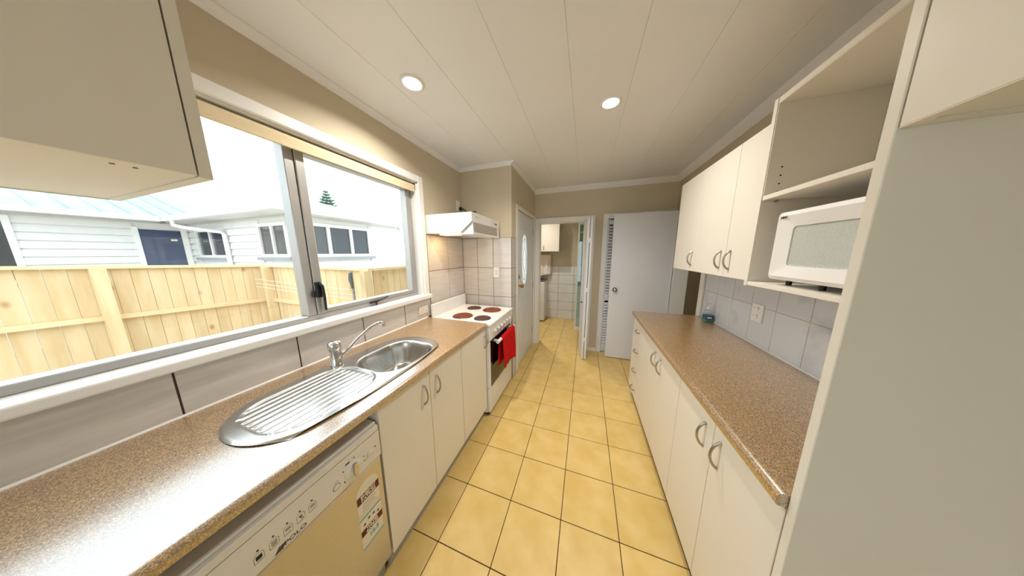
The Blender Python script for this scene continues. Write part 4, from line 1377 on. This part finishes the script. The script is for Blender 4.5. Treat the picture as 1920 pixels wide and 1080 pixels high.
def fence(name, p0, p1, side, label, posts):
    """palings on the far side, rails on the side facing the kitchen"""
    p0, p1 = Vector(p0), Vector(p1)
    d = (p1 - p0)
    Ln = d.length
    d.normalize()
    nrm = Vector((-d.y, d.x)) * side      # towards the kitchen
    t = empty(name, ((p0.x + p1.x) / 2, (p0.y + p1.y) / 2, GZ), label, 'fence')
    pitch = 0.1
    k = 0
    while (k + 1) * pitch <= Ln + 0.02:
        c = p0 + d * (k + 0.5) * pitch
        h = ftop(c.x, c.y) - 0.03
        w_ = 0.0485
        off = random.uniform(-0.0025, 0.0025)
        hd_ = Vector((d.x, d.y)) * w_
        a0, a1 = c - hd_ + nrm * off, c + hd_ + nrm * off
        th = nrm * 0.018
        bb = B().prism([tuple(a0), tuple(a1), tuple(a1 - th), tuple(a0 - th)], 'z', GZ, h)
        mk('paling', bb, M_PINE, t)
        k += 1

    def rail(z_off, hgt, dep, nm, wid0=0.003):
        a, c = p0 + nrm * wid0, p1 + nrm * wid0
        za, zc = ftop(p0.x, p0.y) + z_off, ftop(p1.x, p1.y) + z_off
        vs = []
        for p, z in ((a, za), (c, zc)):
            for q in (0, dep):
                for hh in (0, hgt):
                    vs.append(((p + nrm * q).x, (p + nrm * q).y, z + hh))
        mk(nm, B().add(vs, [(0, 1, 3, 2), (4, 6, 7, 5), (0, 2, 6, 4), (1, 5, 7, 3), (0, 4, 5, 1), (2, 3, 7, 6)]), M_PINE2, t)
    rail(-0.03, 0.03, 0.075, 'fence_cap', -0.03)
    rail(-0.56, 0.045, 0.045, 'fence_rail')
    rail(-1.25, 0.045, 0.045, 'fence_rail')
    for s_ in posts:
        c = p0 + d * s_ + nrm * 0.05
        hd_ = Vector((d.x, d.y)) * 0.038
        th = nrm * 0.05
        bb = B().prism([tuple(c - hd_ - th * 0.9), tuple(c + hd_ - th * 0.9), tuple(c + hd_ + th), tuple(c - hd_ + th)], 'z', GZ, ftop(c.x, c.y) - 0.031)
        mk('fence_post', bb, M_PINE, t)
    return t


fence('paling_fence', (FX, -2.97), (FX, FY + 0.03), -1, 'new pine paling fence facing the window, with its capping sloping gently', [2.93, 0.9])
fence('paling_fence', (FX + 0.055, FY + 0.05), (PXX + 0.028, FY + 0.05), -1, 'short pine paling fence return behind the grey clothesline pole', [0.06, 2.12])
fence('paling_fence', (PXX, FY + 0.085), (PXX, FY + 3.0), -1, 'pine paling fence run leading away beyond the clothesline pole', [1.6])

# clothesline
cl = empty('clothesline_pole', (-2.22, 0.98, GZ), 'grey clothesline pole with dark bracket beside the pine fence', 'clothesline')
mk('pole', B().cyl((-2.205, 1.02, GZ), (-2.205, 1.02, 1.29), 0.014, n=14), M_GALV, cl)
mk('bracket', B().prism([(-2.225, 1.20), (-2.19, 1.09), (-2.175, 1.10), (-2.175, 1.27), (-2.205, 1.275)], 'y', 0.99, 1.005), mat('dark_grey_bracket', (92, 96, 100), 0.5, 0.3), cl)
for k, z in enumerate((1.08, 1.02, 0.97)):
    mk('line_wire', B().tube([(-2.205, 1.005, z), (-2.9, 1.0, z + 0.005), (-4.15, 0.98, z + 0.06)], 0.0022, 6), M_TRIM, cl)

# neighbour's house
hs = empty('weatherboard_house', (-9.5, 1.5, GZ), "neighbour's white weatherboard house with pale teal hip roof beyond the fence", 'house')
H1, WS, H2, WE, EZ = -10.6, 2.3, -5.75, 5.2, 2.42
SOF = 2.36


def wboards(axis, face, sgn, u0, u1, holes, z0=0.1, z1=SOF, pitch=0.17):
    z = z0
    while z < z1 - 0.02:
        zt = min(z + pitch, z1)
        segs = [(u0, u1)]
        for (a, b_, c, d_) in holes:
            if zt > c and z < d_:
                ns = []
                for (p, q) in segs:
                    if b_ <= p or a >= q:
                        ns.append((p, q))
                    else:
                        if a > p:
                            ns.append((p, a))
                        if b_ < q:
                            ns.append((b_, q))
                segs = ns
        for (p, q) in segs:
            pf = [(face, z), (face + sgn * 0.04, z), (face + sgn * 0.016, zt - 0.022), (face, zt - 0.022)]
            if axis == 'x':
                mk('weatherboard', B().prism(pf, 'y', p, q), M_WB, hs)
            else:
                mk('weatherboard', B().prism(pf, 'x', p, q), M_WB, hs)
        z = zt


def hwin(axis, face, sgn, u0, u1, z0, z1, panes):
    def bb(a, b_, c, d_, t0, t1):
        lo, hi = sorted((face + sgn * t0, face + sgn * t1))
        return (lo, hi, a, b_, c, d_) if axis == 'x' else (a, b_, lo, hi, c, d_)
    f = B()
    w_ = 0.07
    f.box(*bb(u0, u1, z0, z0 + w_, 0.0, 0.06)).box(*bb(u0, u1, z1 - w_, z1, 0.0, 0.06))
    xs = [u0 + (u1 - u0) * k / panes for k in range(panes + 1)]
    for k, x in enumerate(xs):
        a, b_ = (x, x + w_) if k == 0 else ((x - w_, x) if k == panes else (x - w_ / 2, x + w_ / 2))
        f.box(*bb(a, b_, z0 + w_, z1 - w_, 0.0, 0.06))
    wn = mk('window_frame', f, M_TRIM, hs)
    for a, b_ in zip(xs, xs[1:]):
        mk('window_pane', bx(*bb(a + 0.04, b_ - 0.04, z0 + 0.05, z1 - 0.05, 0.015, 0.025)), M_HGLASS, wn)
    mk('window_ledge', bx(*bb(u0 - 0.08, u1 + 0.08, z0 - 0.07, z0, 0.0, 0.11)), mat('grey_lead_flashing', (150, 152, 156), 0.5), wn)


mk('wall_core', B().box(H1 - 5, H1, -5, WS + 3, GZ, SOF).box(H1, H2, WS, WE, GZ, SOF), M_WB, hs)
wboards('x', H1, 1, -5, WS, [(-1.6, 0.22, 0.9, 2.3), (1.46, 2.22, -1, 2.16)])
wboards('y', WS, -1, H1, H2, [(-10.1, -8.55, 1.38, 2.18), (-7.0, -5.9, 1.40, 2.20)])
wboards('x', H2, 1, WS, WE, [(2.42, 4.04, 1.40, 2.22)])
hwin('x', H1, 1, -1.6, 0.22, 0.92, 2.28, 2)
hwin('y', WS, -1, -10.1, -8.55, 1.40, 2.17, 2)
hwin('y', WS, -1, -7.0, -5.9, 1.42, 2.19, 2)
hwin('x', H2, 1, 2.42, 4.04, 1.42, 2.21, 3)
mk('house_door', bx(H1, H1 + 0.03, 1.52, 2.14, -0.2, 2.14), M_BLUE, hs)
mk('door_number', bx(H1 + 0.031, H1 + 0.036, 1.96, 2.06, 1.86, 1.91), M_PAPER, hs)
for (a, b_) in ((1.44, 1.52), (2.14, 2.24)):
    mk('door_trim', bx(H1, H1 + 0.05, a, b_, -0.2, 2.2), M_TRIM, hs)
mk('corner_board', bx(H2 - 0.05, H2 + 0.04, WS - 0.04, WS + 0.05, GZ, SOF), M_TRIM, hs)
mk('corner_board', bx(H2 - 0.05, H2 + 0.04, WE - 0.05, WE + 0.04, GZ, SOF), M_TRIM, hs)
# roofs
EX, EYs, EYe = -5.25, 1.83, 5.67
rw = B().add([(EX, EYs, EZ), (EX, EYe, EZ), (-7.15, 3.75, 2.98), (-14.0, 3.75, 2.98), (-14.0, EYs, EZ), (-14.0, EYe, EZ),
              (EX, EYs, EZ - 0.02), (EX, EYe, EZ - 0.02), (-14.0, EYs, EZ - 0.02), (-14.0, EYe, EZ - 0.02)],
             [(0, 1, 2), (0, 2, 3, 4), (1, 5, 3, 2), (6, 8, 9, 7), (0, 6, 7, 1), (0, 4, 8, 6), (1, 7, 9, 5), (4, 3, 5, 9, 8)])
mk('wing_roof', rw, M_ROOF, hs)
rm = B().add([(-10.05, -6, EZ), (-10.05, 4.6, EZ), (-13.5, 2.65, 3.47), (-13.5, -6, 3.47), (-17, -6, EZ), (-17, 4.6, EZ)],
             [(0, 1, 2, 3), (3, 2, 5, 4), (1, 5, 2), (0, 3, 4), (0, 4, 5, 1)])
mr_ = mk('main_roof', rm, M_ROOF, hs)
for k in range(26):
    y = -5.5 + k * 0.33
    if y < 2.5:
        mk('roof_rib', B().add([(-10.04, y - 0.02, EZ + 0.005), (-10.04, y + 0.02, EZ + 0.005), (-10.04, y, EZ + 0.035), (-13.5, y - 0.02, 3.475), (-13.5, y + 0.02, 3.475), (-13.5, y, 3.505)],
                               [(0, 2, 1), (3, 4, 5), (0, 3, 5, 2), (1, 2, 5, 4), (0, 1, 4, 3)]), M_ROOF, mr_)
mk('soffit', B().box(H1, -10.06, -6, EYs + 0.1, EZ - 0.06, EZ - 0.021).box(H1, EX - 0.01, EYs + 0.01, WS, EZ - 0.06, EZ - 0.021).box(H2, EX - 0.01, WS, EYe - 0.02, EZ - 0.06, EZ - 0.021), M_SOFF, hs)
gt = B().box(-10.06, -9.96, -6, EYs - 0.1, EZ - 0.09, EZ + 0.02).box(-9.959, EX - 0.011, EYs - 0.09, EYs + 0.005, EZ - 0.09, EZ + 0.02).box(EX - 0.01, EX + 0.09, EYs - 0.09, EYe, EZ - 0.09, EZ + 0.02)
mk('gutter', gt, M_TRIM, hs)
mk('downpipe', B().tube([(-9.5, EYs - 0.04, 2.34), (-9.5, EYs - 0.04, 2.22), (-9.3, EYs + 0.05, 2.16), (-8.5, WS - 0.12, 2.06), (-8.44, WS - 0.08, 2.0), (-8.44, WS - 0.08, GZ)], 0.045, 10), M_TRIM, hs)

# conifer
ct = empty('conifer_tree', (-30, 18, GZ), 'tall dark conifer rising behind the teal roof', 'tree')
mk('trunk', B().cyl((-30, 18, GZ), (-30, 18, 9.2), 0.25, 0.03, n=10), M_BARK, ct)
tr = B()
z = 1.2
while z < 9.1:
    R_ = 0.16 + (9.2 - z) * 0.46
    nb = 9
    for k in range(nb):
        a = 2 * math.pi * (k + random.random() * 0.4) / nb
        L_ = R_ * random.uniform(0.85, 1.1)
        dx, dy = math.cos(a), math.sin(a)
        tr.tube([(-30 + dx * 0.05, 18 + dy * 0.05, z), (-30 + dx * L_ * 0.6, 18 + dy * L_ * 0.6, z + 0.05 * L_), (-30 + dx * L_, 18 + dy * L_, z + 0.22 * L_)], [0.10, 0.11, 0.03], 5)
    z += 0.34 if z > 5 else 0.5
mk('foliage', tr, M_TREE, ct)
